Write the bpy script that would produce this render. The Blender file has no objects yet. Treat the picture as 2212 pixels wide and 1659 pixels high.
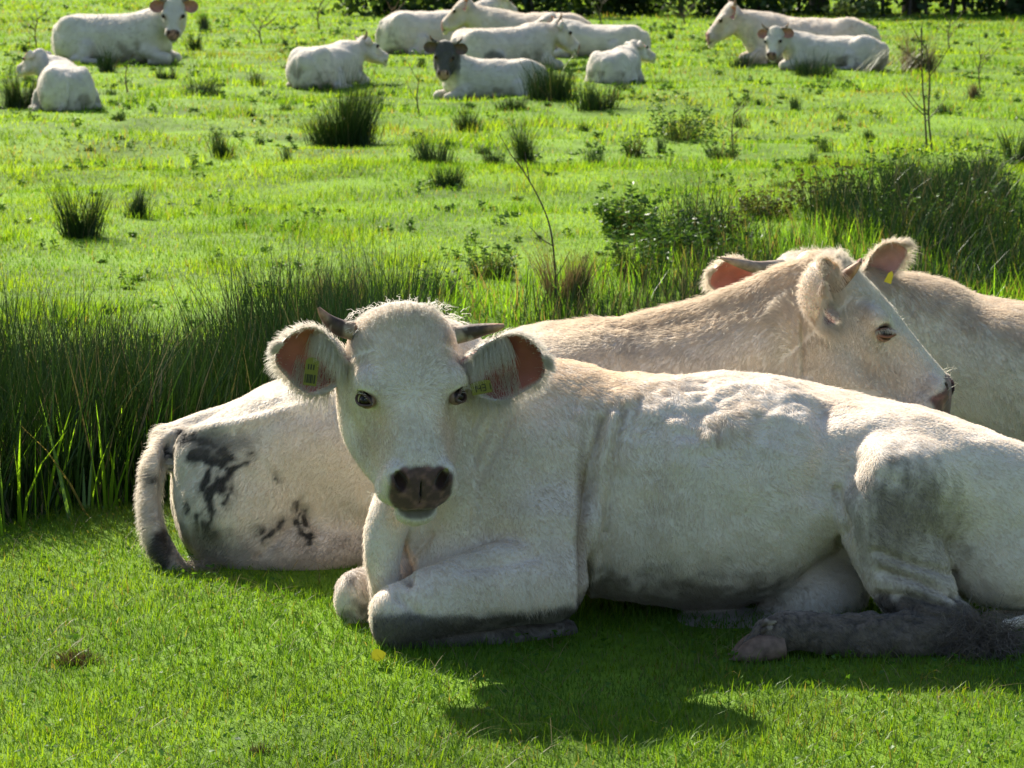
import bpy, math
import numpy as np
from mathutils import Vector, Matrix

rng = np.random.default_rng(7)
SC = bpy.context.scene
COL = SC.collection

# ------------------------------------------------------------------ camera
IW, IH, FPX, HORIZ, CAMH = 2212.0, 1659.0, 5800.0, -130.0, 2.0
TH = math.atan((IH / 2 - HORIZ) / FPX)
cam_d = bpy.data.cameras.new('camera')
cam = bpy.data.objects.new('camera', cam_d); COL.objects.link(cam)
cam.location = (0, 0, CAMH); cam.rotation_euler = (math.pi / 2 - TH, 0, 0)
cam_d.sensor_width = 36.0; cam_d.lens = 36.0 * FPX / IW
cam_d.clip_start = 0.5; cam_d.clip_end = 2000
cam_d.dof.use_dof = True; cam_d.dof.focus_distance = 7.6; cam_d.dof.aperture_fstop = 12.0
SC.camera = cam

# ------------------------------------------------------------------ light
SUN_DIR = np.array([-0.66, 1.13, 1.0]); SUN_DIR /= np.linalg.norm(SUN_DIR)
ELEV = math.asin(SUN_DIR[2]); AZ = math.atan2(SUN_DIR[0], SUN_DIR[1])
world = bpy.data.worlds.new('World'); SC.world = world; world.use_nodes = True
wn = world.node_tree.nodes; wl = world.node_tree.links
sky = wn.new('ShaderNodeTexSky'); sky.sky_type = 'NISHITA'; sky.sun_disc = False
sky.sun_elevation = ELEV; sky.sun_rotation = AZ; sky.altitude = 0; sky.air_density = 1.0; sky.dust_density = 1.2
wl.new(sky.outputs[0], wn['Background'].inputs[0]); wn['Background'].inputs[1].default_value = 0.078
sun_d = bpy.data.lights.new('sun', 'SUN'); sun_d.energy = 5.0; sun_d.angle = math.radians(0.53); sun_d.color = (1.0, 0.93, 0.80)
sun = bpy.data.objects.new('sun', sun_d); COL.objects.link(sun)
sun.rotation_euler = Vector(-SUN_DIR).to_track_quat('-Z', 'Y').to_euler(); sun.location = (-6, 10, 12)
SC.view_settings.view_transform = 'Standard'; SC.view_settings.look = 'None'
SC.view_settings.exposure = 1.25; SC.view_settings.gamma = 1.0; SC.view_settings.use_curve_mapping = False
SC.render.engine = 'CYCLES'
SC.cycles.use_denoising = True; SC.cycles.denoiser = 'OPENIMAGEDENOISE'
SC.cycles.max_bounces = 8; SC.cycles.diffuse_bounces = 4; SC.cycles.transmission_bounces = 4; SC.cycles.transparent_max_bounces = 8
SC.cycles.caustics_reflective = False; SC.cycles.caustics_refractive = False
SC.cycles_curves.shape = 'RIBBONS'; SC.cycles_curves.subdivisions = 2

# ------------------------------------------------------------------ helpers: photo pixels (2212 wide) to places
def ray(px, py):
    dx = (px - IW / 2) / FPX; dy = -(py - IH / 2) / FPX
    return np.array([dx, math.cos(TH) + dy * math.sin(TH), -math.sin(TH) + dy * math.cos(TH)])
def W(px, py, Y):                                  # the point of that pixel at world depth Y
    r = ray(px, py); return np.array([0, 0, CAMH]) + r * (Y / r[1])
def G(px, py):                                     # the point of that pixel on level ground
    r = ray(px, py); return np.array([0, 0, CAMH]) + r * (-CAMH / r[2])
def project(V):
    rel = V - np.array([0, 0, CAMH]); c, s = math.cos(TH), math.sin(TH)
    f = rel[:, 1] * c - rel[:, 2] * s; u = rel[:, 1] * s + rel[:, 2] * c
    return np.stack([IW / 2 + FPX * rel[:, 0] / f, IH / 2 - FPX * u / f], 1)
def nrm(v): v = np.asarray(v, float); return v / np.linalg.norm(v)
def sstep(a, b, x): t = np.clip((x - a) / (b - a), 0, 1); return t * t * (3 - 2 * t)
def lerp(a, b, t): return a + (b - a) * t

_tab = np.random.default_rng(3).random((32, 32, 32)).astype(np.float32)
def vnoise(P, scale, seed=0):
    q = P * scale + seed * 7.31; i = np.floor(q).astype(int); f = q - i; f = f * f * (3 - 2 * f)
    o = 0
    for a in (0, 1):
        for b in (0, 1):
            for c in (0, 1):
                w = (f[:, 0] if a else 1 - f[:, 0]) * (f[:, 1] if b else 1 - f[:, 1]) * (f[:, 2] if c else 1 - f[:, 2])
                o = o + w * _tab[(i[:, 0] + a) % 32, (i[:, 1] + b) % 32, (i[:, 2] + c) % 32]
    return o
def fbm(P, scale, seed=0, n=3):
    return sum(vnoise(P, scale * 2 ** k, seed + k) * 0.5 ** k for k in range(n)) / sum(0.5 ** k for k in range(n))
def seg_dist(Q, pts):                              # distance of 2D points to a polyline
    d = np.full(len(Q), 1e9); pts = np.asarray(pts, float)
    for a, b in zip(pts[:-1], pts[1:]):
        ab = b - a; t = np.clip(((Q - a) @ ab) / (ab @ ab + 1e-9), 0, 1)
        d = np.minimum(d, np.linalg.norm(Q - a - t[:, None] * ab, axis=1))
    return d

# ------------------------------------------------------------------ helpers: objects
def tag(o, label=None, cat=None, group=None, kind=None):
    if label: o['label'] = label
    if cat: o['category'] = cat
    if group: o['group'] = group
    if kind: o['kind'] = kind
    return o
def empty(name, loc):
    o = bpy.data.objects.new(name, None); o.location = loc; o.empty_display_size = 0.1; COL.objects.link(o); return o
def mesh_from(name, V, F, n, smooth=True, color=None, mats=(), face_mat=None):
    """V (k,3), F (m,n) all faces with n corners"""
    me = bpy.data.meshes.new(name); F = np.ascontiguousarray(F, np.int32); m = len(F)
    me.vertices.add(len(V)); me.vertices.foreach_set('co', np.ascontiguousarray(V, np.float32).ravel())
    me.loops.add(m * n); me.loops.foreach_set('vertex_index', F.ravel())
    me.polygons.add(m); me.polygons.foreach_set('loop_start', np.arange(0, m * n, n, dtype=np.int32))
    me.polygons.foreach_set('use_smooth', np.full(m, smooth))
    if face_mat is not None: me.polygons.foreach_set('material_index', np.asarray(face_mat, np.int32))
    for mt in mats: me.materials.append(mt)
    if color is not None:
        at = me.color_attributes.new('Col', 'FLOAT_COLOR', 'POINT')
        c = np.ones((len(V), 4), np.float32); c[:, :3] = color; at.data.foreach_set('color', c.ravel())
    me.update(calc_edges=True); return me
def obj(name, me, parent=None, loc=None):
    o = bpy.data.objects.new(name, me); COL.objects.link(o)
    if parent is not None:
        o.parent = parent                          # vertices are in world places: cancel the offset of an Empty at the thing's base
        if parent.type == 'EMPTY' and not parent.get('local'): o.matrix_parent_inverse = Matrix.Translation(-Vector(parent.location))
    if loc is not None: o.location = loc
    return o

# ------------------------------------------------------------------ materials
def material(name):
    m = bpy.data.materials.new(name); m.use_nodes = True; nt = m.node_tree; nt.nodes.clear()
    out = nt.nodes.new('ShaderNodeOutputMaterial'); return m, nt, out
def nd(nt, t, **kw):
    n = nt.nodes.new(t)
    for k, v in kw.items():
        if k.startswith('i_'): n.inputs[k[2:].replace('_', ' ')].default_value = v
        else: setattr(n, k, v)
    return n
def leaf_mat(name, trans=0.5, tint=(1.25, 1.15, 0.45), rough=0.35, gloss=0.10, fixed=None):
    m, nt, out = material(name); L = nt.links
    if fixed is None:
        a = nd(nt, 'ShaderNodeAttribute', attribute_name='Col'); c = a.outputs['Color']
    else:
        r = nd(nt, 'ShaderNodeRGB'); r.outputs[0].default_value = (*fixed, 1); c = r.outputs[0]
    df = nd(nt, 'ShaderNodeBsdfDiffuse'); L.new(c, df.inputs['Color'])
    mul = nd(nt, 'ShaderNodeMix', data_type='RGBA', blend_type='MULTIPLY'); mul.inputs[0].default_value = 1
    L.new(c, mul.inputs[6]); mul.inputs[7].default_value = (*tint, 1)
    tr = nd(nt, 'ShaderNodeBsdfTranslucent'); L.new(mul.outputs[2], tr.inputs['Color'])
    mx = nd(nt, 'ShaderNodeMixShader'); mx.inputs[0].default_value = trans
    L.new(df.outputs[0], mx.inputs[1]); L.new(tr.outputs[0], mx.inputs[2])
    gl = nd(nt, 'ShaderNodeBsdfGlossy', i_Roughness=rough); gl.inputs['Color'].default_value = (1, 1, 1, 1)
    m2 = nd(nt, 'ShaderNodeMixShader'); m2.inputs[0].default_value = gloss
    L.new(mx.outputs[0], m2.inputs[1]); L.new(gl.outputs[0], m2.inputs[2]); L.new(m2.outputs[0], out.inputs[0]); return m
def attr_mat(name, rough=0.7, spec=0.3, sheen=0.0, bump=0.0, bscale=60.0, sss=0.0, var=0.12, vscale=14.0):
    m, nt, out = material(name); L = nt.links
    a = nd(nt, 'ShaderNodeAttribute', attribute_name='Col')
    tc = nd(nt, 'ShaderNodeTexCoord')
    nz = nd(nt, 'ShaderNodeTexNoise', i_Scale=vscale, i_Detail=5.0); L.new(tc.outputs['Object'], nz.inputs['Vector'])
    mr = nd(nt, 'ShaderNodeMapRange'); L.new(nz.outputs['Fac'], mr.inputs[0])
    mr.inputs[1].default_value = 0.3; mr.inputs[2].default_value = 0.7; mr.inputs[3].default_value = 1 - var; mr.inputs[4].default_value = 1 + var * 0.5
    mu = nd(nt, 'ShaderNodeVectorMath', operation='SCALE'); L.new(a.outputs['Color'], mu.inputs[0]); L.new(mr.outputs[0], mu.inputs['Scale'])
    p = nd(nt, 'ShaderNodeBsdfPrincipled', i_Roughness=rough); p.inputs['Specular IOR Level'].default_value = spec
    p.inputs['Sheen Weight'].default_value = sheen; p.inputs['Sheen Roughness'].default_value = 0.5
    if sss: p.inputs['Subsurface Weight'].default_value = sss; p.inputs['Subsurface Radius'].default_value = (0.02, 0.01, 0.006)
    L.new(mu.outputs[0], p.inputs['Base Color'])
    if bump:
        n2 = nd(nt, 'ShaderNodeTexNoise', i_Scale=bscale, i_Detail=6.0); L.new(tc.outputs['Object'], n2.inputs['Vector'])
        b = nd(nt, 'ShaderNodeBump', i_Strength=bump, i_Distance=0.01); L.new(n2.outputs['Fac'], b.inputs['Height']); L.new(b.outputs[0], p.inputs['Normal'])
    L.new(p.outputs[0], out.inputs[0]); return m
def hair_mat(name, trans=0.55, gloss=0.09):
    m, nt, out = material(name); L = nt.links
    a = nd(nt, 'ShaderNodeAttribute', attribute_name='Col')
    df = nd(nt, 'ShaderNodeBsdfDiffuse'); tr = nd(nt, 'ShaderNodeBsdfTranslucent')
    L.new(a.outputs['Color'], df.inputs[0]); L.new(a.outputs['Color'], tr.inputs[0])
    mx = nd(nt, 'ShaderNodeMixShader'); mx.inputs[0].default_value = trans
    L.new(df.outputs[0], mx.inputs[1]); L.new(tr.outputs[0], mx.inputs[2])
    gl = nd(nt, 'ShaderNodeBsdfGlossy', i_Roughness=0.45)
    m2 = nd(nt, 'ShaderNodeMixShader'); m2.inputs[0].default_value = gloss
    L.new(mx.outputs[0], m2.inputs[1]); L.new(gl.outputs[0], m2.inputs[2]); L.new(m2.outputs[0], out.inputs[0]); return m
M_SKIN = attr_mat('cow_hide', rough=0.75, spec=0.2, sheen=0.15, bump=0.25, bscale=90, var=0.10)
M_FARSKIN = attr_mat('far_cow_hide', rough=0.8, spec=0.15, sheen=0.08, bump=0.3, bscale=25, var=0.12, vscale=6)
M_HAIR = hair_mat('cow_hair')
M_HORN = attr_mat('horn', rough=0.6, spec=0.2, bump=0.2, bscale=60, var=0.4, vscale=45)
M_EAR = attr_mat('ear_skin', rough=0.6, spec=0.3, sss=0.5, bump=0.15, bscale=120)
M_EYE = attr_mat('eye', rough=0.22, spec=0.22, var=0.0)
M_LID = attr_mat('eyelid', rough=0.45, spec=0.4, var=0.3, vscale=80)
M_TAG = attr_mat('ear_tag_plastic', rough=0.4, spec=0.5, var=0.08)
M_INK = attr_mat('tag_ink', rough=0.5, spec=0.3, var=0.0)
M_GRASS = leaf_mat('grass_blades', trans=0.55, tint=(1.45, 1.25, 0.35), gloss=0.011, rough=0.40)
M_FARGRASS = leaf_mat('far_grass_blades', trans=0.55, tint=(1.45, 1.25, 0.35), gloss=0.006, rough=0.35)
M_RUSH = leaf_mat('rush_stems', trans=0.12, tint=(1.3, 1.2, 0.5), gloss=0.022, rough=0.35)
M_REED = leaf_mat('reed_leaves', trans=0.6, tint=(1.4, 1.25, 0.4), gloss=0.02, rough=0.3)
M_LEAF = leaf_mat('weed_leaves', trans=0.35, gloss=0.02, rough=0.4)
M_DRY = leaf_mat('dry_stalks', trans=0.2, tint=(1.1, 1.0, 0.8), gloss=0.015)

# ------------------------------------------------------------------ implicit modelling of animals
class Field:
    def __init__(s, xs, ys, zs):
        s.ax = [np.asarray(a, np.float32) for a in (xs, ys, zs)]
        s.d = np.full([len(a) for a in s.ax], 10.0, np.float32)
    def _win(s, lo, hi):
        sl = []
        for a, l, h in zip(s.ax, lo, hi):
            i0, i1 = np.searchsorted(a, l), np.searchsorted(a, h)
            if i1 <= i0: return None
            sl.append(slice(i0, i1))
        X = s.ax[0][sl[0]][:, None, None]; Y = s.ax[1][sl[1]][None, :, None]; Z = s.ax[2][sl[2]][None, None, :]
        return tuple(sl), X, Y, Z
    def put(s, prim, k=0.03, cut=False):
        fn, lo, hi = prim; m = k + 0.04
        w = s._win(np.asarray(lo) - m, np.asarray(hi) + m)
        if w is None: return
        sl, X, Y, Z = w; b = fn(X, Y, Z).astype(np.float32); a = s.d[sl]
        if cut: a = -a
        h = np.maximum(k - np.abs(a - b), 0) / k
        r = np.minimum(a, b) - h * h * k * 0.25
        s.d[sl] = -r if cut else r
    def mesh(s):
        d = s.d; ax = s.ax; S = d < 0
        n = d.shape
        cnt = np.zeros([k - 1 for k in n], np.uint8)
        corners = [(i, j, k) for i in (0, 1) for j in (0, 1) for k in (0, 1)]
        for i, j, k in corners: cnt += S[i:n[0] - 1 + i, j:n[1] - 1 + j, k:n[2] - 1 + k]
        act = np.argwhere((cnt > 0) & (cnt < 8))
        idx = np.full(cnt.shape, -1, np.int32); idx[tuple(act.T)] = np.arange(len(act), dtype=np.int32)
        acc = np.zeros((len(act), 3)); num = np.zeros(len(act))
        for axis in range(3):
            o1, o2 = [x for x in range(3) if x != axis]
            for a in (0, 1):
                for b in (0, 1):
                    c0 = act.copy(); c0[:, o1] += a; c0[:, o2] += b; c1 = c0.copy(); c1[:, axis] += 1
                    v0 = d[tuple(c0.T)]; v1 = d[tuple(c1.T)]; m = (v0 < 0) != (v1 < 0)
                    t = np.where(m, v0 / np.where(m, v0 - v1, 1), 0)
                    for q in range(3):
                        p = ax[q][c0[:, q]]
                        if q == axis: p = p + t * (ax[q][c1[:, q]] - p)
                        acc[:, q] += np.where(m, p, 0)
                    num += m
        V = acc / num[:, None]; quads = []
        for axis in range(3):
            o1, o2 = [x for x in range(3) if x != axis]
            sl0 = [slice(1, -1)] * 3; sl1 = [slice(1, -1)] * 3
            sl0[axis] = slice(0, -1); sl1[axis] = slice(1, None)
            e0 = S[tuple(sl0)]; e1 = S[tuple(sl1)]
            E = np.argwhere(e0 != e1); flip = e0[tuple(E.T)]
            base = E.copy(); base[:, o1] += 1; base[:, o2] += 1
            def cell(a, b):
                c = base.copy(); c[:, o1] -= a; c[:, o2] -= b; return idx[tuple(c.T)]
            q = np.stack([cell(1, 1), cell(0, 1), cell(0, 0), cell(1, 0)], 1)
            if axis == 1: flip = ~flip
            q[~flip] = q[~flip][:, ::-1]; quads.append(q)
        F = np.concatenate(quads); F = F[(F >= 0).all(1)]
        return V, F
def smooth(V, F, it=2, lam=0.5):
    e = np.concatenate([F[:, [i, (i + 1) % 4]] for i in range(4)])
    for _ in range(it):
        acc = np.zeros_like(V); n = np.bincount(e[:, 0], minlength=len(V)) + np.bincount(e[:, 1], minlength=len(V))
        for k in range(3):
            acc[:, k] = np.bincount(e[:, 0], V[e[:, 1], k], len(V)) + np.bincount(e[:, 1], V[e[:, 0], k], len(V))
        V = V + lam * (acc / np.maximum(n, 1)[:, None] - V)
    return V
def normals(V, F):
    fn = np.cross(V[F[:, 2]] - V[F[:, 0]], V[F[:, 3 % F.shape[1]]] - V[F[:, 1]]) if F.shape[1] == 4 else np.cross(V[F[:, 1]] - V[F[:, 0]], V[F[:, 2]] - V[F[:, 0]])
    N = np.zeros_like(V)
    for c in range(F.shape[1]):
        for k in range(3): N[:, k] += np.bincount(F[:, c], fn[:, k], len(V))
    return N / np.maximum(np.linalg.norm(N, axis=1), 1e-12)[:, None], 0.5 * np.linalg.norm(fn, axis=1)
def ell(c, r, R=None):
    c = np.asarray(c, float); r = np.broadcast_to(np.asarray(r, float), 3); R = np.eye(3) if R is None else np.asarray(R)
    e = np.sqrt(((R * r[:, None]) ** 2).sum(0))
    def fn(X, Y, Z):
        p = (X - c[0], Y - c[1], Z - c[2]); k0 = 0; k1 = 0
        for i in range(3):
            q = R[i, 0] * p[0] + R[i, 1] * p[1] + R[i, 2] * p[2]
            k0 = k0 + (q / r[i]) ** 2; k1 = k1 + (q / r[i] ** 2) ** 2
        k0 = np.sqrt(k0); k1 = np.sqrt(k1) + 1e-9
        return k0 * (k0 - 1) / k1
    return fn, c - e, c + e
def catmull(P, n=6):
    P = np.asarray(P, float); Q = np.vstack([2 * P[0] - P[1], P, 2 * P[-1] - P[-2]]); out = []
    for i in range(1, len(Q) - 2):
        for t in np.linspace(0, 1, n, endpoint=False):
            a, b, c, d = Q[i - 1:i + 3]
            out.append(0.5 * (2 * b + (c - a) * t + (2 * a - 5 * b + 4 * c - d) * t ** 2 + (3 * b - a - 3 * c + d) * t ** 3))
    out.append(P[-1]); return np.array(out)
def limb(pts, n=4, flat=None):
    """pts rows (x, y, z, r): a rounded tapering limb through them"""
    P = catmull(pts, n) if len(pts) > 2 else np.asarray(pts, float)
    lo = (P[:, :3] - P[:, 3:]).min(0); hi = (P[:, :3] + P[:, 3:]).max(0)
    def fn(X, Y, Z):
        best = None
        for a, b in zip(P[:-1], P[1:]):
            ab = b[:3] - a[:3]; L2 = ab @ ab + 1e-12
            x, y, z = X - a[0], Y - a[1], Z - a[2]
            t = np.clip((x * ab[0] + y * ab[1] + z * ab[2]) / L2, 0, 1)
            q = np.sqrt((x - t * ab[0]) ** 2 + (y - t * ab[1]) ** 2 + (z - t * ab[2]) ** 2) - (a[3] + t * (b[3] - a[3]))
            best = q if best is None else np.minimum(best, q)
        return best
    return fn, lo, hi
def loft(o, R, st, ex=2.3):
    """o origin, R rows u, v, w; st rows (u, half width, top w, bottom w[, v offset])"""
    st = np.asarray(st, float)
    if st.shape[1] == 4: st = np.hstack([st, np.zeros((len(st), 1))])
    D = catmull(st, 8); D = D[np.argsort(D[:, 0])]
    U = D[:, 0]; A = np.maximum(D[:, 1], 1e-3); T = D[:, 2]; B = np.minimum(D[:, 3], T - 2e-3); O = D[:, 4]
    c = []
    for u, a, t, b, vo in D:
        for s in (-1, 1):
            for w in (t, b): c.append(o + R[0] * u + R[1] * (vo + s * a) + R[2] * w)
    c = np.array(c)
    def fn(X, Y, Z):
        x, y, z = X - o[0], Y - o[1], Z - o[2]
        u = R[0, 0] * x + R[0, 1] * y + R[0, 2] * z; v = R[1, 0] * x + R[1, 1] * y + R[1, 2] * z; w = R[2, 0] * x + R[2, 1] * y + R[2, 2] * z
        uc = np.clip(u, U[0], U[-1]); a = np.interp(uc, U, A); t = np.interp(uc, U, T); b = np.interp(uc, U, B); vo = np.interp(uc, U, O)
        h = (t - b) / 2; m = (t + b) / 2
        r = (np.abs((v - vo) / a) ** ex + np.abs((w - m) / h) ** ex) ** (1 / ex)
        d = (r - 1) * np.minimum(a, h); e = np.abs(u - uc)
        return np.where(e > 0, np.sqrt(np.maximum(d, 0) ** 2 + e ** 2) + np.minimum(d, 0) * 0, d)
    return fn, c.min(0), c.max(0)
def axis(lo, hi, h, fine=None, hf=None):
    """grid coordinates, finer between fine[0] and fine[1]"""
    if fine is None: return np.arange(lo, hi, h)
    a, b = max(fine[0], lo), min(fine[1], hi)
    parts = [np.arange(lo, a, h), np.arange(a, b, hf), np.arange(b, hi, h)]
    x = np.concatenate(parts); keep = np.concatenate([[True], np.diff(x) > hf * 0.4]); return x[keep]

# ------------------------------------------------------------------ cow head in its own frame: u down the face, v to one side, w out of the forehead
HEAD = np.array([
    [-.035, .085, -.010, -.110], [0, .122, .028, -.160], [.05, .143, .044, -.200], [.12, .152, .050, -.232], [.20, .155, .048, -.250],
    [.26, .140, .042, -.242], [.32, .118, .038, -.212], [.38, .099, .036, -.172], [.43, .091, .035, -.150], [.475, .097, .024, -.138],
    [.515, .088, -.004, -.124], [.55, .045, -.045, -.100]])
UE = .240                                          # how far down the face the eyes sit
def frame(u, w):
    u = nrm(u); w = np.asarray(w, float); w = nrm(w - u * (w @ u)); v = np.cross(w, u); return np.array([u, v, w])
def hp(H, u, v, w): return H['o'] + H['s'] * (H['R'][0] * u + H['R'][1] * v + H['R'][2] * w)
def head_into(F, H, detail=True):
    s, R, o = H['s'], H['R'], H['o']
    wd = H.get('wide', 1.0)
    st = HEAD.copy(); st[:, 1] *= wd
    F.put(loft(o, R, st * s, 2.25), 0.02)
    F.put(ell(hp(H, .00, 0, -.02), np.array([.05, .09, .06]) * s, R), 0.04 * s)                  # poll
    for e in (-1, 1):
        F.put(ell(hp(H, UE - .042, e * .120 * wd, .010), np.array([.046, .034, .028]) * s, R), 0.035 * s)   # brow
        F.put(limb([[*hp(H, .14, e * .108 * wd, -.165), .066 * s], [*hp(H, .26, e * .110 * wd, -.175), .062 * s], [*hp(H, .36, e * .088 * wd, -.155), .052 * s], [*hp(H, .46, e * .055, -.125), .038 * s]]), 0.03 * s)   # jaw
        F.put(ell(hp(H, .465, e * .064, -.006), np.array([.044, .042, .038]) * s, R), 0.016 * s)      # nostril wing
        F.put(ell(hp(H, .480, e * .078, -.06), np.array([.045, .040, .048]) * s, R), 0.02 * s)       # upper lip
    F.put(ell(hp(H, .545, 0, -.108), np.array([.040, .062, .040]) * s, R), 0.012 * s)              # chin
    if detail:
        for e in (-1, 1):
            F.put(ell(hp(H, UE, e * .136 * wd, .006), np.array([.027, .021, .021]) * s, R), 0.012 * s, cut=True)   # orbit
            q = nrm(R[0] * .85 - R[1] * e * .50); rr = np.array([q, np.cross(R[2], q), R[2]])
            F.put(ell(hp(H, .487, e * .058, .012), np.array([.037, .0155, .024]) * s, rr), 0.008 * s, cut=True)        # nostril
            F.put(ell(hp(H, .335, e * .132 * wd, .0), np.array([.085, .040, .055]) * s, R), 0.05 * s, cut=True)        # hollow before the cheek
        F.put(ell(hp(H, .505, 0, -.02), np.array([.045, .0030, .036]) * s, R), 0.008 * s, cut=True)                  # groove of the lip
        for e in np.linspace(-1, 1, 9):                                                                           # mouth line
            F.put(ell(hp(H, .560 - .06 * e * e, e * .092, -.076 - .010 * e * e), np.array([.030, .016, .0055]) * s, R), 0.006 * s, cut=True)
def head_colors(H, V, col):
    q = (V - H['o']) @ H['R'].T / H['s']; u, v, w = q.T
    inh = (np.abs(v) < .2) & (u > -.1) & (u < .64) & (w > -.3) & (w < .12)
    pn = vnoise(V, 40, 5) * .5 + .5
    wob = (vnoise(V, 45, 9) - .5) * .014
    plate = sstep(.440, .456, u + wob + .16 * np.clip(.028 - w, 0, 1) - .5 * np.maximum(np.abs(v) - .045, 0)) * sstep(-.082, -.072, w + wob * .5) * sstep(H.get('nose', .100), H.get('nose', .100) - .016, np.abs(v) + .5 * np.clip(-.03 - w, 0, 1))
    shade = .86 + .26 * fbm(V, 11, 43) ; col = np.where(inh[:, None], col * lerp(1.0, shade, sstep(.05, .15, u))[:, None], col)
    und = sstep(1.3, .4, np.sqrt(((u - .33) / .10) ** 2 + ((np.abs(v) - .10) / .05) ** 2)) * inh; col = lerp(col, col * [.90, .80, .70], (und * .6)[:, None])
    mz = np.array(H.get('muzzle', (.105, .060, .055)))
    col = lerp(col, lerp(mz * .8, mz * [1.9, 1.75, 1.7], sstep(.45, .75, fbm(V, 55, 6))[:, None]), (plate * inh)[:, None])
    for e in (-1, 1):
        dn = np.linalg.norm((q - [.486, e * .060, .008]) / [.034, .022, .05], axis=1)
        col = lerp(col, np.array([.035, .016, .015]), (sstep(1.05, .75, dn) * inh)[:, None])
        wd = H.get('wide', 1.0); c = np.array([UE + .004, e * .126 * wd, .004]); dd = q - c
        de = np.sqrt((dd[:, 0] / .040) ** 2 + (dd[:, 1] / .045) ** 2 + (dd[:, 2] / .034) ** 2)
        col = lerp(col, np.array([.17, .075, .045]), (sstep(1.0, .6, de) * inh * .9)[:, None])
        dt = np.linalg.norm((q - [UE + .045, e * .098 * wd, .024]) / [.026, .011, .03], axis=1)
        col = lerp(col, np.array([.26, .10, .04]), (sstep(1.2, .5, dt) * inh * .8)[:, None])
    mouth = sstep(.011, .004, np.abs(w + .076 + .010 * (v / .09) ** 2)) * (u > .47) * inh * (np.abs(v) < .1)
    return lerp(col, np.array([.06, .045, .03]), mouth[:, None])

def tube_mesh(P, r, n=8, cap=True):
    P = np.asarray(P, float); r = np.asarray(r, float); T = np.gradient(P, axis=0); T /= np.linalg.norm(T, axis=1)[:, None] + 1e-12
    up = np.array([0.13, 0.29, 0.95]); A = np.cross(T, up); A /= np.linalg.norm(A, axis=1)[:, None] + 1e-12; B = np.cross(T, A)
    an = np.linspace(0, 2 * np.pi, n, endpoint=False)
    V = (P[:, None] + r[:, None, None] * (np.cos(an)[None, :, None] * A[:, None] + np.sin(an)[None, :, None] * B[:, None])).reshape(-1, 3)
    m = len(P); i = np.arange(m - 1)[:, None] * n; j = np.arange(n)[None]; k = (j + 1) % n
    F = np.stack([i + j, i + k, i + n + k, i + n + j], -1).reshape(-1, 4); return V, F
def horn(name, P, r, parent, tip=(.40, .22, .14), mid=(.085, .055, .042), base=(.36, .26, .18)):
    C = catmull(np.c_[P, r], 6); V, F = tube_mesh(C[:, :3], np.maximum(C[:, 3], .002), 14)
    t = np.repeat(np.linspace(0, 1, len(C)), 14)
    n = fbm(V, 60, 2); c = lerp(np.array(base), np.array(mid), sstep(.05, .22, t + (n - .5) * .3)[:, None])
    c = lerp(c, np.array(tip), sstep(.50, .85, t + (n - .5) * .5)[:, None])
    c = lerp(c, np.array((.5, .42, .34)), (sstep(.62, .72, vnoise(V, 70, 4)) * .6 * sstep(.8, .3, t))[:, None])
    return obj(name, mesh_from(name, V, F, 4, color=c, mats=[M_HORN]), parent)
EARS = []
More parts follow.
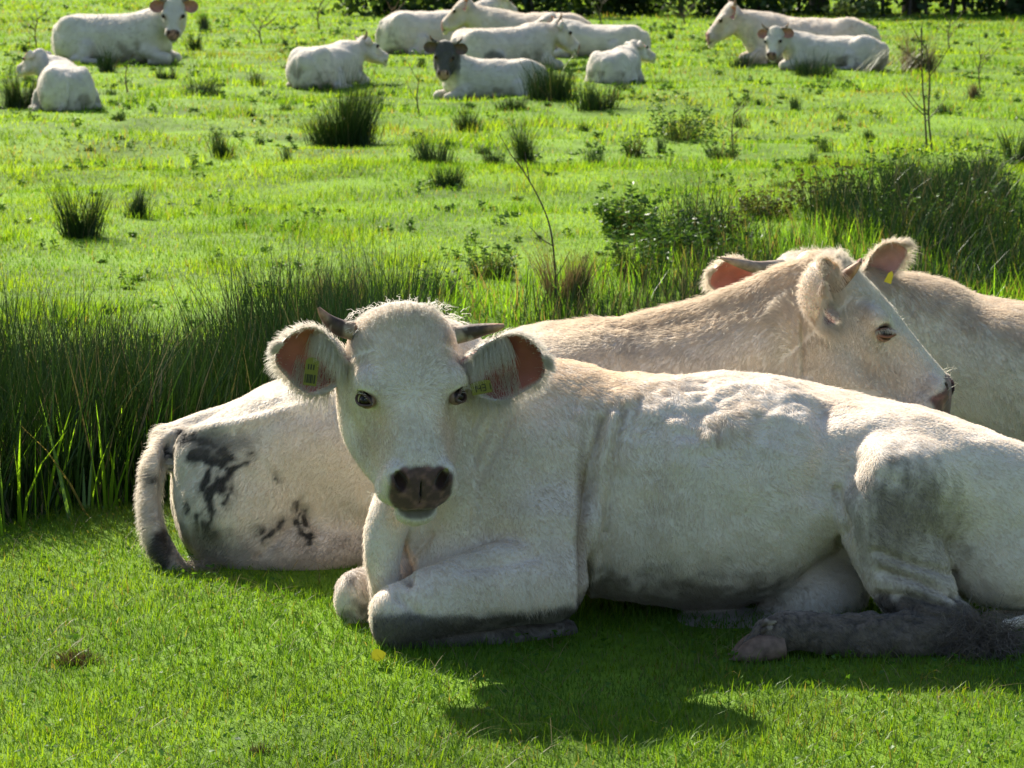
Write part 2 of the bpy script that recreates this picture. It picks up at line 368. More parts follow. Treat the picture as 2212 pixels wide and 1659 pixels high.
def ear(parent, base, tip, opening, width, cup=1.05, inner=(.50, .22, .18), outer=(.66, .56, .45), bend=0.0, fr=0.36, hairs=2600, ragged=1.0, fringe=.045, tuft=True, hidx=0):
    """a cupped leaf of an ear from base to tip, its hollow facing 'opening'"""
    base, tip = np.asarray(base, float), np.asarray(tip, float); L = np.linalg.norm(tip - base)
    R = frame(tip - base, opening); d, v, w = R
    ns, ntt = 26, 22; s = np.linspace(0, 1, ns)[:, None]; t = np.linspace(-1, 1, ntt)[None]
    half = width / 2 * (fr + (1 - fr) * np.sin(np.clip(s / .62, 0, 1) * np.pi / 2)) * np.sqrt(np.clip(1 - ((s - .45).clip(0) / .555) ** 2.1, 0, 1)) + .002
    ph = lerp(cup * 1.9, cup * .85, sstep(0, .8, s)) * t
    lat = half * np.sin(ph) / np.sin(np.minimum(ph.max(1, keepdims=True), np.pi / 2)); dep = half * 1.1 * (np.cos(cup) - np.cos(ph))
    def surf(off):
        return (base + (L * s)[..., None] * d + lat[..., None] * v + (dep + off + bend * L * s ** 2)[..., None] * w)
    th = .006 * (1 - .95 * s ** 3) * np.sqrt(np.clip(1 - t ** 6, 0, 1))
    I = surf(th).reshape(-1, 3); O = surf(-th).reshape(-1, 3); k = ns * ntt
    i = (np.arange(ns - 1)[:, None] * ntt + np.arange(ntt - 1)[None]).ravel()
    q = np.stack([i, i + 1, i + ntt + 1, i + ntt], 1)
    rim = np.concatenate([np.arange(0, k, ntt), k - ntt + np.arange(1, ntt), np.arange(k - 1, 0, -ntt)[1:], np.arange(ntt - 2, -1, -1)])
    side = np.stack([rim[:-1], rim[1:], rim[1:] + k, rim[:-1] + k], 1)
    V = np.concatenate([I, O]); F = np.concatenate([q[:, ::-1], q + k, side])
    N, _ = normals(V, F)
    if N[k + k // 2] @ w > 0: F = F[:, ::-1]; N = -N
    S = np.tile(np.broadcast_to(s, (ns, ntt)).ravel(), 2); T = np.tile(np.broadcast_to(t, (ns, ntt)).ravel(), 2)
    isin = np.arange(2 * k) < k
    ci = np.array(inner) * (0.75 + .5 * vnoise(V, 30, 3))[:, None]
    ci = lerp(ci, np.array(outer) * .95, sstep(.82, 1.0, np.abs(T))[:, None]); ci = lerp(ci, np.array(outer), sstep(.97, 1, S)[:, None])
    c = np.where(isin[:, None], ci, np.array(outer))
    me = mesh_from('ear', V, F, 4, color=c, mats=[M_EAR]); o = obj('ear', me, parent)
    if hairs:
        rg = np.random.default_rng(int(abs(base[0]) * 1000) + 5)
        P0 = []; D0 = []; L0 = []
        ni = int(hairs * .45); ii = rg.integers(k, 2 * k, ni)                  # coat on the back of the ear
        P0.append(V[ii] + rg.normal(0, .004, (ni, 3))); D0.append(N[ii] * .45 + d * .8 + rg.normal(0, .22, (ni, 3))); L0.append(rg.uniform(.012, .03, ni))
        nr = int(hairs * .55); ri = rim[(rg.random(nr) * (len(rim) - 1)).astype(int)]   # fringe round the rim
        out = V[ri] - (base + d * L * .5); out -= np.outer(out @ w, w) * .7; out /= np.linalg.norm(out, axis=1)[:, None] + 1e-9
        m = S[ri] > .12
        P0.append((V[ri] + rg.normal(0, .004, (nr, 3)))[m]); D0.append((out * .7 + d * .25 + np.array([0, 0, -.25]) + rg.normal(0, .25, (nr, 3)))[m]); L0.append((rg.uniform(.4, 1, nr) * (1 + .5 * sstep(.6, .9, S[ri])))[m] * fringe)
        if tuft:                                                               # long hair across the hollow
            nh = int(hairs * .40); ss = rg.integers(1, 15, nh); tt = np.where(rg.random(nh) < .75, rg.integers(ntt * 5 // 8, ntt - 1, nh), rg.integers(1, ntt * 3 // 8, nh))
            if hidx: tt = ntt - 1 - tt
            hi = ss * ntt + tt
            P0.append(V[hi] + rg.normal(0, .003, (nh, 3))); D0.append(w * .50 + d * .30 + np.array([0, 0, -.7]) + rg.normal(0, .16, (nh, 3))); L0.append(rg.uniform(.03, .085, nh))
        P0 = np.concatenate(P0); D0 = np.concatenate(D0); L0 = np.concatenate(L0)
        hair_curves('ear_hair', P0, D0, L0, np.tile(np.array(outer) * 1.12, (len(P0), 1)), o, rad=.00055, droop=.25)
    return o
def hair_curves(name, P, D, L, C, parent, rad=.0006, droop=.15, npt=4, wave=0.0, rg=None):
    n = len(P); rg = rg or np.random.default_rng(11)
    D = D / (np.linalg.norm(D, axis=1)[:, None] + 1e-9)
    t = np.linspace(0, 1, npt)[None, :, None]
    pts = P[:, None] + L[:, None, None] * (D[:, None] * t + np.array([0, 0, -1.0]) * droop * t ** 2)
    if wave: pts = pts + (rg.normal(0, wave, (n, npt, 3)) * t * L[:, None, None])
    cv = bpy.data.hair_curves.new(name); cv.add_curves([npt] * n)
    cv.attributes['position'].data.foreach_set('vector', np.ascontiguousarray(pts, np.float32).ravel())
    r = cv.attributes.get('radius') or cv.attributes.new('radius', 'FLOAT', 'POINT')
    rr = np.broadcast_to(rad * (1 - .8 * np.linspace(0, 1, npt) ** 1.5)[None], (n, npt)) * np.ones((n, 1))
    r.data.foreach_set('value', np.ascontiguousarray(rr, np.float32).ravel())
    at = cv.attributes.new('Col', 'FLOAT_COLOR', 'CURVE'); c4 = np.ones((n, 4), np.float32); c4[:, :3] = C
    at.data.foreach_set('color', c4.ravel()); cv.materials.append(M_HAIR)
    o = obj(name, cv, parent); o['kind'] = 'stuff'; return o
def coat(name, V, F, N, col, parent, count, dirfn, lenfn, rad=.0006, lift=.35, seed=0, weight=None, wave=.08, droop=.1, jit=.12, curlfn=None):
    rg = np.random.default_rng(seed); T = np.concatenate([F[:, [0, 1, 2]], F[:, [0, 2, 3]]])
    A = 0.5 * np.linalg.norm(np.cross(V[T[:, 1]] - V[T[:, 0]], V[T[:, 2]] - V[T[:, 0]]), axis=1)
    if weight is not None: A = A * weight[T].mean(1)
    i = np.searchsorted(np.cumsum(A), rg.random(count) * A.sum()).clip(0, len(T) - 1)
    r1 = np.sqrt(rg.random(count)); r2 = rg.random(count); b = np.stack([1 - r1, r1 * (1 - r2), r1 * r2], 1)[..., None]
    P = (V[T[i]] * b).sum(1); n = (N[T[i]] * b).sum(1); c = (col[T[i]] * b).sum(1)
    n /= np.linalg.norm(n, axis=1)[:, None] + 1e-9
    D = dirfn(P, n); D -= n * (D * n).sum(1)[:, None]; D /= np.linalg.norm(D, axis=1)[:, None] + 1e-9
    L = lenfn(P, n) * rg.uniform(.6, 1.15, count)
    ang = ((vnoise(P, 9, 21) - .5) * 1.6 + (vnoise(P, 28, 22) - .5) * 1.4) * (curlfn(P) if curlfn else .45)
    B = np.cross(n, D); D = D * np.cos(ang)[:, None] + B * np.sin(ang)[:, None]
    lf = lift * (.55 + .9 * vnoise(P, 22, 23))
    D = D + n * lf[:, None] + rg.normal(0, jit, (count, 3))
    c = c * (0.93 + .2 * vnoise(P, 18, 24) + rg.normal(0, .05, count))[:, None]
    return hair_curves(name, P, D, L, np.clip(c, 0, .95), parent, rad, droop, 4, wave, rg)
def eye(parent, H, side, R=.0240, shut=0.28, lash=True, lidc=(.075, .038, .028)):
    s = H['s']; wd = H.get('wide', 1.0); n = nrm(H['R'][1] * side * .74 + H['R'][2] * .67)
    c = hp(H, UE, side * .119 * wd, -.004); R = R * s
    maj = nrm(H['R'][0] * .62 - H['R'][1] * side * .62 + H['R'][2] * .45); maj = nrm(maj - n * (maj @ n)); mnr = np.cross(n, maj)
    up = mnr if mnr @ (-H['R'][0] + H['R'][2] * .4) > 0 else -mnr
    ball = bpy.data.meshes.new('eyeball')
    la, lo = np.meshgrid(np.linspace(0, np.pi, 17), np.linspace(0, 2 * np.pi, 24, endpoint=False), indexing='ij')
    L3 = np.stack([np.cos(la), np.sin(la) * np.cos(lo), np.sin(la) * np.sin(lo)], -1).reshape(-1, 3)
    V = c + R * (L3[:, :1] * n + L3[:, 1:2] * maj + L3[:, 2:] * up)
    i = np.arange(16)[:, None] * 24; j = np.arange(24)[None]; k = (j + 1) % 24
    F = np.stack([i + j, i + k, i + 24 + k, i + 24 + j], -1).reshape(-1, 4)
    a = la.ravel(); pup = sstep(.62, .52, np.sqrt((L3[:, 1] / .85) ** 2 + (L3[:, 2] / .62) ** 2))
    col = lerp(np.array([.018, .010, .006]), np.array([.004, .0035, .0035]), pup[:, None]); col = lerp(col, np.array([.25, .16, .12]), sstep(1.15, 1.3, a)[:, None])
    e = obj('eye', mesh_from('eye', V, F, 4, color=col, mats=[M_EYE]), parent)
    t = np.linspace(0, 2 * np.pi, 41); ca, sa = np.cos(t), np.sin(t)
    x = 1.28 * R * ca; y = R * np.where(sa > 0, (.74 - .60 * shut) * sa, .74 * sa) * (1 - .25 * np.clip(ca, 0, 1))
    z = np.sqrt(np.maximum((1.06 * R) ** 2 - (x * .72) ** 2 - (y * .8) ** 2, 0))
    P = c + x[:, None] * maj + y[:, None] * up + z[:, None] * n
    V, F = tube_mesh(P, np.full(41, .0042 * s), 8)
    lid = obj('eyelid', mesh_from('eyelid', V, F, 4, color=np.tile(lidc, (len(V), 1)), mats=[M_LID]), e)
    if lash:
        rg = np.random.default_rng(4); ii = np.where(sa > .15)[0]; m = 14 if shut < .3 else 160; kx = rg.choice(ii, m)
        D = n[None] * .9 + up * (.25 if shut < .3 else -.55) + rg.normal(0, .15, (m, 3)) + maj * (ca[kx] * .4)[:, None]
        hair_curves('eyelash', P[kx] + rg.normal(0, .0015, (m, 3)), D, np.full(m, .024 * s), np.tile([.75, .70, .62], (m, 1)), e, rad=.0006, droop=.3)
    return e
def tuft_hair(name, parent, P, D, L, C, rad=.0007, droop=.3, wave=.1): return hair_curves(name, P, D, L, C, parent, rad, droop, 6, wave)

# ------------------------------------------------------------------ the three cows in front
def L3(px, py, Y, r): return [*W(px, py, Y), r]
def paint(col, V, Q, c, amount, mask): return lerp(col, np.array(c), (amount * mask)[:, None])
def blob(Q, cx, cy, rx, ry, soft=.35, n=None, amp=.35):
    d = np.sqrt(((Q[:, 0] - cx) / rx) ** 2 + ((Q[:, 1] - cy) / ry) ** 2)
    if n is not None: d = d + (n - .5) * 2 * amp
    return sstep(1 + soft, 1 - soft, d)
def head_hair(H, P, n, D, L, long_poll=.010):
    q = (P - H['o']) @ H['R'].T / H['s']; u, v, w = q.T; R = H['R']
    m = sstep(.19, .15, np.abs(v)) * sstep(-.05, .0, u) * (u < .68) * sstep(-.30, -.26, w) * (w < .13)
    rad = (q - np.array([.235, 0, .05])); rad[:, 2] = 0; rad /= np.linalg.norm(rad, axis=1)[:, None] + 1e-6
    rw = rad @ R; side = sstep(.06, .13, np.abs(v))
    dn = R[0] * .8 - R[2] * .5
    d = rw * (1 - side * (u > .1))[:, None] + dn * (side * (u > .1))[:, None]
    d = lerp(d, R[0] * 1.0 + rw * .2, sstep(.27, .36, u)[:, None])
    D = lerp(D, d, m[:, None])
    l = .012 + .010 * sstep(.2, .08, u) + long_poll * sstep(.05, -.02, u) - .004 * sstep(.3, .5, u)
    return D, lerp(L, l, m), m, q

def cow_front():
    root = empty('cow', (W(1500, 1390, 7.9)[0], 7.9, 0))
    tag(root, 'white cow with small horns facing us, muddy hind leg folded on the short grass', 'cow', 'cows lying in front of the rushes')
    hy = math.radians(14)
    u = np.array([math.sin(hy) * math.sin(math.radians(27)), -math.cos(hy) * math.sin(math.radians(27)), -math.cos(math.radians(27))])
    w = np.array([math.sin(hy) * math.cos(math.radians(27)), -math.cos(hy) * math.cos(math.radians(27)), math.sin(math.radians(27))])
    H = dict(o=W(872, 688, 7.62), R=frame(u, w), s=1.0, wide=1.08)
    x0, x1 = W(690, 1300, 7.5)[0], W(2390, 1000, 7.9)[0]
    hx = (W(720, 800, 7.5)[0], W(1030, 800, 7.5)[0])
    F = Field(axis(x0, x1, .010, hx, .0052), axis(7.15, 8.45, .0095, (7.2, 7.66), .0062), axis(-.02, 1.08, .009, (.30, 1.06), .0056))
    o = np.array([0, 7.98, 0]); R = np.eye(3)[[0, 1, 2]]
    def tz(px, py, Y=7.98): return W(px, py, Y)[2]
    def tx(px, Y=7.98): return W(px, 900, Y)[0]
    st = [(tx(985), .10, tz(0, 980), .30), (tx(1040), .20, tz(0, 880), .20), (tx(1120), .26, tz(0, 816), .12), (tx(1250), .30, tz(0, 806), .05),
          (tx(1400), .33, tz(0, 812), .015), (tx(1560), .355, tz(0, 812), .01), (tx(1680), .36, tz(0, 816), .06), (tx(1780), .345, tz(0, 842), .17),
          (tx(1880), .32, tz(0, 866), .20), (tx(2000), .31, tz(0, 888), .12), (tx(2130), .29, tz(0, 930), .08), (tx(2240), .25, tz(0, 985), .10), (tx(2320), .15, tz(0, 1050), .20), (tx(2350), .05, tz(0, 1090), .26)]
    F.put(loft(o, R, st, 2.35), .03)
    # neck, from the shoulder to the back of the head
    F.put(limb([L3(1180, 960, 7.96, .25), L3(1080, 930, 7.93, .235), L3(985, 880, 7.86, .195), L3(905, 800, 7.78, .15)]), .08)
    F.put(limb([L3(1120, 858, 7.97, .09), L3(1040, 830, 7.93, .09), L3(960, 760, 7.86, .09)]), .07)
    F.put(limb([L3(1000, 1060, 7.84, .20), L3(930, 960, 7.78, .15), L3(890, 880, 7.72, .12)]), .08)
    F.put(ell(W(1040, 1140, 7.82), (.20, .22, .25)), .08)                                   # breast
    F.put(ell(W(960, 1230, 7.76), (.15, .16, .14)), .07)
    F.put(limb([L3(862, 1060, 7.66, .06), L3(838, 1130, 7.60, .062), L3(826, 1200, 7.57, .050), L3(834, 1260, 7.58, .046), L3(850, 1310, 7.6, .05)]), .04)   # dewlap
    F.put(limb([L3(880, 1100, 7.72, .08), L3(900, 1220, 7.72, .08)]), .06)
    # near shoulder and folded foreleg
    F.put(ell(W(1150, 1080, 7.74), (.17, .13, .25)), .07)
    F.put(limb([L3(1180, 1150, 7.66, .14), L3(1185, 1262, 7.58, .098)]), .06)
    F.put(limb([L3(1180, 1255, 7.58, .118), L3(1080, 1264, 7.54, .122), L3(960, 1296, 7.50, .104), L3(872, 1328, 7.47, .086)]), .035)
    F.put(ell(W(846, 1338, 7.47), (.056, .074, .090)), .03); F.put(ell(W(824, 1322, 7.46), (.028, .045, .045)), .02)
    F.put(limb([L3(850, 1374, 7.47, .050), L3(1000, 1380, 7.50, .036), L3(1120, 1378, 7.56, .034), L3(1220, 1366, 7.66, .040)]), .012)
    # far foreleg
    F.put(limb([L3(960, 1230, 7.86, .09), L3(850, 1262, 7.80, .078), L3(775, 1286, 7.76, .066)]), .03)
    F.put(ell(W(768, 1300, 7.76), (.048, .06, .085)), .03)
    F.put(limb([L3(775, 1338, 7.76, .042), L3(900, 1340, 7.80, .042)]), .015)
    # haunch and folded hind leg
    F.put(ell(W(2010, 1050, 7.80), (.25, .20, .19)), .06)
    F.put(ell(W(2140, 1110, 7.80), (.24, .19, .22)), .07); F.put(ell(W(2190, 1205, 7.78), (.24, .19, .15)), .07)
    F.put(ell(W(1940, 925, 7.82), (.11, .12, .05)), .06)                                    # hook bone
    F.put(limb([L3(1960, 1060, 7.66, .165), L3(1930, 1140, 7.62, .135), L3(1958, 1230, 7.59, .125), L3(2000, 1310, 7.53, .10)]), .05)
    F.put(ell(W(1880, 1128, 7.62), (.075, .08, .085)), .05)                                 # stifle
    F.put(limb([L3(2020, 1330, 7.50, .09), L3(2080, 1362, 7.47, .062)]), .03)
    F.put(limb([L3(2075, 1372, 7.45, .062), L3(1950, 1374, 7.41, .068), L3(1830, 1374, 7.39, .064), L3(1720, 1362, 7.38, .056), L3(1665, 1372, 7.37, .052)]), .018)
    F.put(limb([L3(1665, 1378, 7.37, .050), L3(1630, 1402, 7.36, .042)]), .015)
    F.put(ell(W(1760, 1285, 7.92), (.16, .16, .13)), .05); F.put(ell(W(1850, 1190, 7.98), (.12, .10, .13)), .05)                                   # udder
    F.put(ell(W(1600, 1375, 7.78), (.30, .20, .06)), .05)                                   # belly spread on the grass
    F.put(limb([L3(2150, 1355, 7.80, .05), L3(2300, 1350, 7.8, .05)]), .02)                 # far hind foot
    F.put(limb([L3(2330, 1060, 7.95, .04), L3(2370, 1180, 7.9, .03), L3(2330, 1310, 7.75, .02), L3(2220, 1340, 7.58, .018), L3(2140, 1360, 7.45, .016)]), .015)   # tail
    head_into(F, H)
    V, Q4 = F.mesh(); V = smooth(V, Q4, 2); N, _ = normals(V, Q4); P = project(V)
    vis = sstep(-.15, .35, -(N * nrm([0, 1, -.15])).sum(1))
    # folds in the skin, as grooves and ridges
    inhead = ((V - H['o']) @ H['R'].T)[:, 0] < .62
    qh = (V - H['o']) @ H['R'].T; headm = (np.abs(qh[:, 1]) < .2) & (qh[:, 0] > -.08) & (qh[:, 0] < .66) & (qh[:, 2] > -.26)
    disp = np.zeros(len(V))
    for pts, wdt, amp in [([(1300, 905), (1276, 1000), (1262, 1150), (1258, 1330)], 9, -.016), ([(1326, 900), (1300, 1000), (1285, 1180), (1280, 1290)], 9, .008),
                          ([(1352, 880), (1322, 1000), (1308, 1150)], 8, -.008), ([(1382, 860), (1360, 940)], 8, -.006),
                          ([(1250, 900), (1235, 1000), (1236, 1150)], 14, .006),
                          ([(1075, 890), (1020, 1000), (985, 1080)], 8, -.007), ([(1040, 890), (1000, 970)], 7, -.008), ([(1105, 900), (1060, 990), (1020, 1060)], 9, -.005),
                          ([(880, 1130), (868, 1180), (880, 1250)], 10, -.02), ([(930, 1155), (890, 1200), (885, 1260)], 9, -.010),
                          ([(1810, 1060), (1830, 1130), (1815, 1180)], 12, -.015), ([(1890, 1190), (1960, 1215), (2060, 1240)], 9, -.010), ([(1900, 1235), (1970, 1250), (2070, 1290)], 9, -.012), ([(1895, 1285), (1960, 1285), (2040, 1310)], 8, -.010),
                          ([(1470, 930), (1450, 1060), (1455, 1180)], 34, .007), ([(1540, 930), (1525, 1060), (1530, 1180)], 34, .006), ([(1615, 950), (1605, 1060)], 34, .006), ([(860, 1290), (905, 1330)], 12, -.007), ([(1160, 1200), (1090, 1215), (1000, 1225)], 16, -.009), ([(1780, 890), (1790, 960), (1760, 1060)], 30, -.018), ([(1880, 930), (1900, 1000), (1850, 1090)], 40, .012)]:
        d = seg_dist(P, pts); disp += amp * np.exp(-(d / wdt) ** 2)
    disp *= 1.6 * vis * ~headm
    body = ~headm & (P[:, 1] < 1330)
    disp += body * ((fbm(V, 7, 31) - .5) * .020 + (vnoise(V, 26, 35) - .5) * .005)
    cb = blob(P, 1560, 900, 240, 105, .6) * ~headm
    disp += cb * ((vnoise(V, 15, 91) - .5) * .022 + (vnoise(V, 34, 92) - .5) * .012) + .013 * blob(P, 1475, 985, 30, 32, .5) * vis
    caked = (V[:, 2] < .16) & (P[:, 0] > 1600) & (V[:, 1] < 7.56)
    disp += caked * (np.abs(vnoise(V, 30, 95) - .5) * .022 - .004 + (vnoise(V, 75, 96) - .5) * .006)
    V = V + N * disp[:, None]; N, _ = normals(V, Q4)
    # colour of hide and dirt, with shade painted on the foreleg
    nz = fbm(V, 9, 3); nf = fbm(V, 26, 8)
    col = np.tile(np.array([.68, .60, .515]), (len(V), 1)) * (0.93 + .14 * nz)[:, None]
    col = paint(col, V, P, (.60, .47, .33), .8, blob(P, 1270, 800, 170, 62, .6, nz) * (~headm))
    col = paint(col, V, P, (.62, .52, .42), .55, blob(P, 1120, 1080, 200, 220, .6, nz) * (~headm))
    mud = (.072, .055, .040)
    col = paint(col, V, P, (.15, .120, .090), .85, blob(P, 1955, 1105, 85, 80, .75, fbm(V * [2.2, 2.2, .7], 20, 8), .9) * vis)
    col = paint(col, V, P, (.26, .21, .16), .6, blob(P, 1985, 1190, 110, 120, .5, nf, .6) * vis)
    col = paint(col, V, P, (.11, .09, .07), .9, blob(P, 1950, 1320, 110, 36, .4, nf, .5) * vis)
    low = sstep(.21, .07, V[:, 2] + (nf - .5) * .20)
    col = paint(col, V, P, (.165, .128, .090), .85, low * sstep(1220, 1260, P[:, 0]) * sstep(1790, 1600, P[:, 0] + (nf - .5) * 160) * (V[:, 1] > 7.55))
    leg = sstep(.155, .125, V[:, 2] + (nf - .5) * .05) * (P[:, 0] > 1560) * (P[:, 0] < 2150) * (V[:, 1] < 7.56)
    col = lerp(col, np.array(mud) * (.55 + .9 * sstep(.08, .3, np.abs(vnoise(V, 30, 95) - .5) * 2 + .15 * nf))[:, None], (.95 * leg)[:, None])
    fl = sstep(.125, .095, V[:, 2] + (nf - .5) * .04) * (P[:, 0] < 1345) * (P[:, 0] > 805) * (V[:, 1] < 7.70)  # dirty front cannon, its rear end darkened further as painted belly shade
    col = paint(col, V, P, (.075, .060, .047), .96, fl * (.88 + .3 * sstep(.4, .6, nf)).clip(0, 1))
    col = paint(col, V, P, (.10, .088, .074), .85, blob(P, 890, 1372, 68, 50, .4, nf, .6) * (V[:, 1] < 7.6))
    col = paint(col, V, P, (.24, .20, .17), .8, sstep(.45, .62, nf) * blob(P, 768, 1290, 45, 75, .3) * (V[:, 1] > 7.66))
    col = paint(col, V, P, (.34, .24, .17), .8, blob(P, 1258, 1130, 16, 170, .5) * vis * ~headm)  # darker brown strip along the fold behind the shoulder
    col = head_colors(H, V, col)
    pe = np.array([.10, .05, .03])
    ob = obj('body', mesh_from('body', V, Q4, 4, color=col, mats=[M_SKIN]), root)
    # coat
    curl = lambda p: fbm(p, 5, 41)
    def dirf(p, n):
        D = np.tile([.45, 0, -.75], (len(p), 1)); k = sstep(.5, 1.2, p[:, 0]); D[:, 0] = lerp(.30, .75, k)
        return head_hair(H, p, n, D, np.zeros(len(p)))[0]
    def lenf(p, n):
        pp = project(p); l = np.full(len(p), .0115) + .018 * blob(pp, 1600, 930, 330, 140, .6) * sstep(.42, .62, curl(p)) + .006 * (pp[:, 1] < 850) * (pp[:, 0] > 1060)
        l = l + .02 * blob(pp, 1180, 1340, 60, 30) + .018 * blob(pp, 795, 1180, 40, 120, .5)
        l = np.where(p[:, 2] < .10, .012, l)
        return head_hair(H, p, n, np.zeros_like(p), l)[1]
    q = (V - H['o']) @ H['R'].T; wt = lerp(.25, 1.0, sstep(-.6, .2, -N[:, 1] + .9 * N[:, 2]))
    bare = np.linalg.norm(col - np.array([.68, .60, .515]), axis=1)
    plate = (q[:, 0] > .435) & (np.abs(q[:, 1]) < .095) & (q[:, 2] > -.1) & headm
    eyem = np.zeros(len(V), bool)
    for e in (-1, 1): eyem |= np.linalg.norm(q - [UE, e * .126 * 1.08, .006], axis=1) < .040
    nostr = headm & (q[:, 0] > .445) & (np.abs(q[:, 1]) < .088) & (q[:, 2] > -.055)
    wt = np.where(plate & (bare > .3) | eyem | nostr, 0, wt); wt = np.where(headm, wt * 1.7, wt); wt = np.where(V[:, 2] < .02, 0, wt)
    coat('coat', V, Q4, N, col * np.array([1.20, 1.19, 1.17]), root, 210000, dirf, lenf, rad=.00055, lift=.24, seed=1, weight=wt, wave=.05, curlfn=lambda p: .35 + 1.0 * blob(project(p), 1600, 930, 360, 150, .6) + .8 * blob(project(p), 1970, 1180, 130, 150, .5))
    # poll tuft
    rg = np.random.default_rng(5); n = 800
    uu = rg.uniform(-.035, .035, n); vv = rg.normal(0, .075, n); pp = np.array([hp(H, a, b, .042 - 3.0 * b * b) for a, b in zip(uu, vv)])
    D = H['R'][0] * rg.uniform(-.9, .9, n)[:, None] + H['R'][2] * .35 + H['R'][1] * (vv * 6)[:, None] + rg.normal(0, .25, (n, 3))
    tuft_hair('poll_hair', root, pp, D, rg.uniform(.012, .045, n), np.tile([.80, .75, .67], (n, 1)) * rg.uniform(.9, 1.1, n)[:, None], droop=.45)
    # eyes, horns, ears
    eye(root, H, -1); eye(root, H, 1)
    k = 7.60
    horn('horn', [W(765, 716, k), W(735, 708, k), W(712, 694, k - .01), W(697, 678, k - .02), W(688, 664, k - .02)], [.027, .025, .019, .012, .004], root)
    horn('horn', [W(985, 724, k), W(1015, 718, k), W(1045, 712, k - .01), W(1070, 708, k - .02), W(1090, 703, k - .02)], [.026, .024, .018, .013, .005], root)
    oc = (.62, .57, .50)
    ear(root, W(742, 790, 7.66), W(603, 752, 7.58), [-.25, -1.0, -.42], .215, cup=1.12, inner=(.46, .16, .145), outer=oc, hairs=4200, fringe=.024, hidx=1)
    ear(root, W(1006, 795, 7.66), W(1176, 782, 7.60), [.30, -1.0, -.30], .205, cup=1.12, inner=(.36, .12, .10), outer=oc, hairs=4200, fringe=.024)
    for (pts, wd_, txt, rot) in (((W(672, 806, 7.55),), (.038, .072), 'bars', 0), ((W(1040, 838, 7.565),), (.058, .034), '1431', 0)):
        c = pts[0]; a, b = wd_[0] / 2, wd_[1] / 2
        Vt = np.array([[x * a, z * .002, y * b] for z in (-1, 1) for x, y in ((-1, -1), (1, -1), (1, 1), (.5, 1.25), (-.5, 1.25), (-1, 1))])
        tl = math.radians(8 if txt == 'bars' else -12)
        Rm = np.array([[math.cos(tl), 0, math.sin(tl)], [0, 1, 0], [-math.sin(tl), 0, math.cos(tl)]])
        Vt = Vt @ Rm.T + c; n6 = np.arange(6); tri = []
        me = bpy.data.meshes.new('ear_tag'); me.from_pydata(Vt.tolist(), [], [list(range(6)), list(range(11, 5, -1))] + [[i, i + 6, (i + 1) % 6 + 6, (i + 1) % 6] for i in range(6)])
        at = me.color_attributes.new('Col', 'FLOAT_COLOR', 'POINT'); at.data.foreach_set('color', np.tile([.15, .135, .015, 1], (12, 1)).astype(np.float32).ravel()); me.materials.append(M_TAG)
        to = obj('ear_tag', me, root)
        ink = np.array([.02, .02, .015])
        bars = []
        if txt == 'bars':
            for i, x in enumerate((-.75, -.45, -.2, .05, .3, .62)): bars.append((x * a, -.45 * b, (.12 if i % 2 else .06) * a, .35 * b))
            for i, x in enumerate((-.5, -.1, .3)): bars.append((x * a, .5 * b, .10 * a, .22 * b))
        else:
            segs = {'1': 'bc', '4': 'bcfg', '3': 'abcdg'}
            for i, ch in enumerate(txt):
                cx = (-.72 + .48 * i) * a; hw, hh = .17 * a, .55 * b; t = .05 * a
                for g in segs[ch]:
                    bars.append({'a': (cx, hh, hw, t), 'd': (cx, -hh, hw, t), 'g': (cx, 0, hw, t), 'b': (cx + hw, hh / 2, t, hh / 2), 'c': (cx + hw, -hh / 2, t, hh / 2), 'f': (cx - hw, hh / 2, t, hh / 2), 'e': (cx - hw, -hh / 2, t, hh / 2)}[g])
        Vb = []; Fb = []
        for x, y, w_, h_ in bars:
            i = len(Vb); Vb += [[x - w_, -.0026, y - h_], [x + w_, -.0026, y - h_], [x + w_, -.0026, y + h_], [x - w_, -.0026, y + h_]]; Fb.append([i, i + 1, i + 2, i + 3])
        Vb = np.array(Vb) @ Rm.T + c
        obj('tag_print', mesh_from('tag_print', Vb, np.array(Fb), 4, smooth=False, color=np.tile(ink, (len(Vb), 1)), mats=[M_INK]), to)
    # hoof with its two claws and dew claws
    for dy in (-.026, .030):
        C = catmull(np.c_[np.array([W(1690, 1392, 7.36), W(1650, 1400, 7.35), W(1612, 1416, 7.34), W(1576, 1436, 7.335)]) + [0, dy, 0], [.036, .046, .038, .010]], 4)
        Vh, Fh = tube_mesh(C[:, :3], C[:, 3], 12); Vh[:, 2] = np.maximum(Vh[:, 2], .008)
        obj('hoof', mesh_from('hoof', Vh, Fh, 4, color=np.array([.17, .115, .085]) * (.7 + .6 * fbm(Vh, 40, 2))[:, None], mats=[M_HORN]), root)
    for dz in (0, 14):
        horn('dew_claw', [W(1672, 1356 - dz, 7.345), W(1656, 1358 - dz, 7.33), W(1644, 1366 - dz, 7.325)], [.013, .011, .004], root, tip=(.10, .08, .06), mid=(.08, .06, .05), base=(.08, .06, .05))
    # tail switch spilling over the hock
    n = 1500; rg = np.random.default_rng(9)
    c0 = W(2110, 1375, 7.42); pp = c0 + rg.normal(0, 1, (n, 3)) * [.05, .03, .02]
    th = rg.uniform(0, 2 * np.pi, n); D = np.stack([np.cos(th), -.4 + .3 * np.sin(th), -.1 + .5 * np.sin(th)], 1)
    pp[:, 2] = np.maximum(pp[:, 2], .03)
    tuft_hair('tail_switch', root, pp, D, rg.uniform(.05, .11, n), np.tile([.16, .12, .085], (n, 1)) * rg.uniform(.6, 1.3, n)[:, None], rad=.0008, droop=.25, wave=.25)
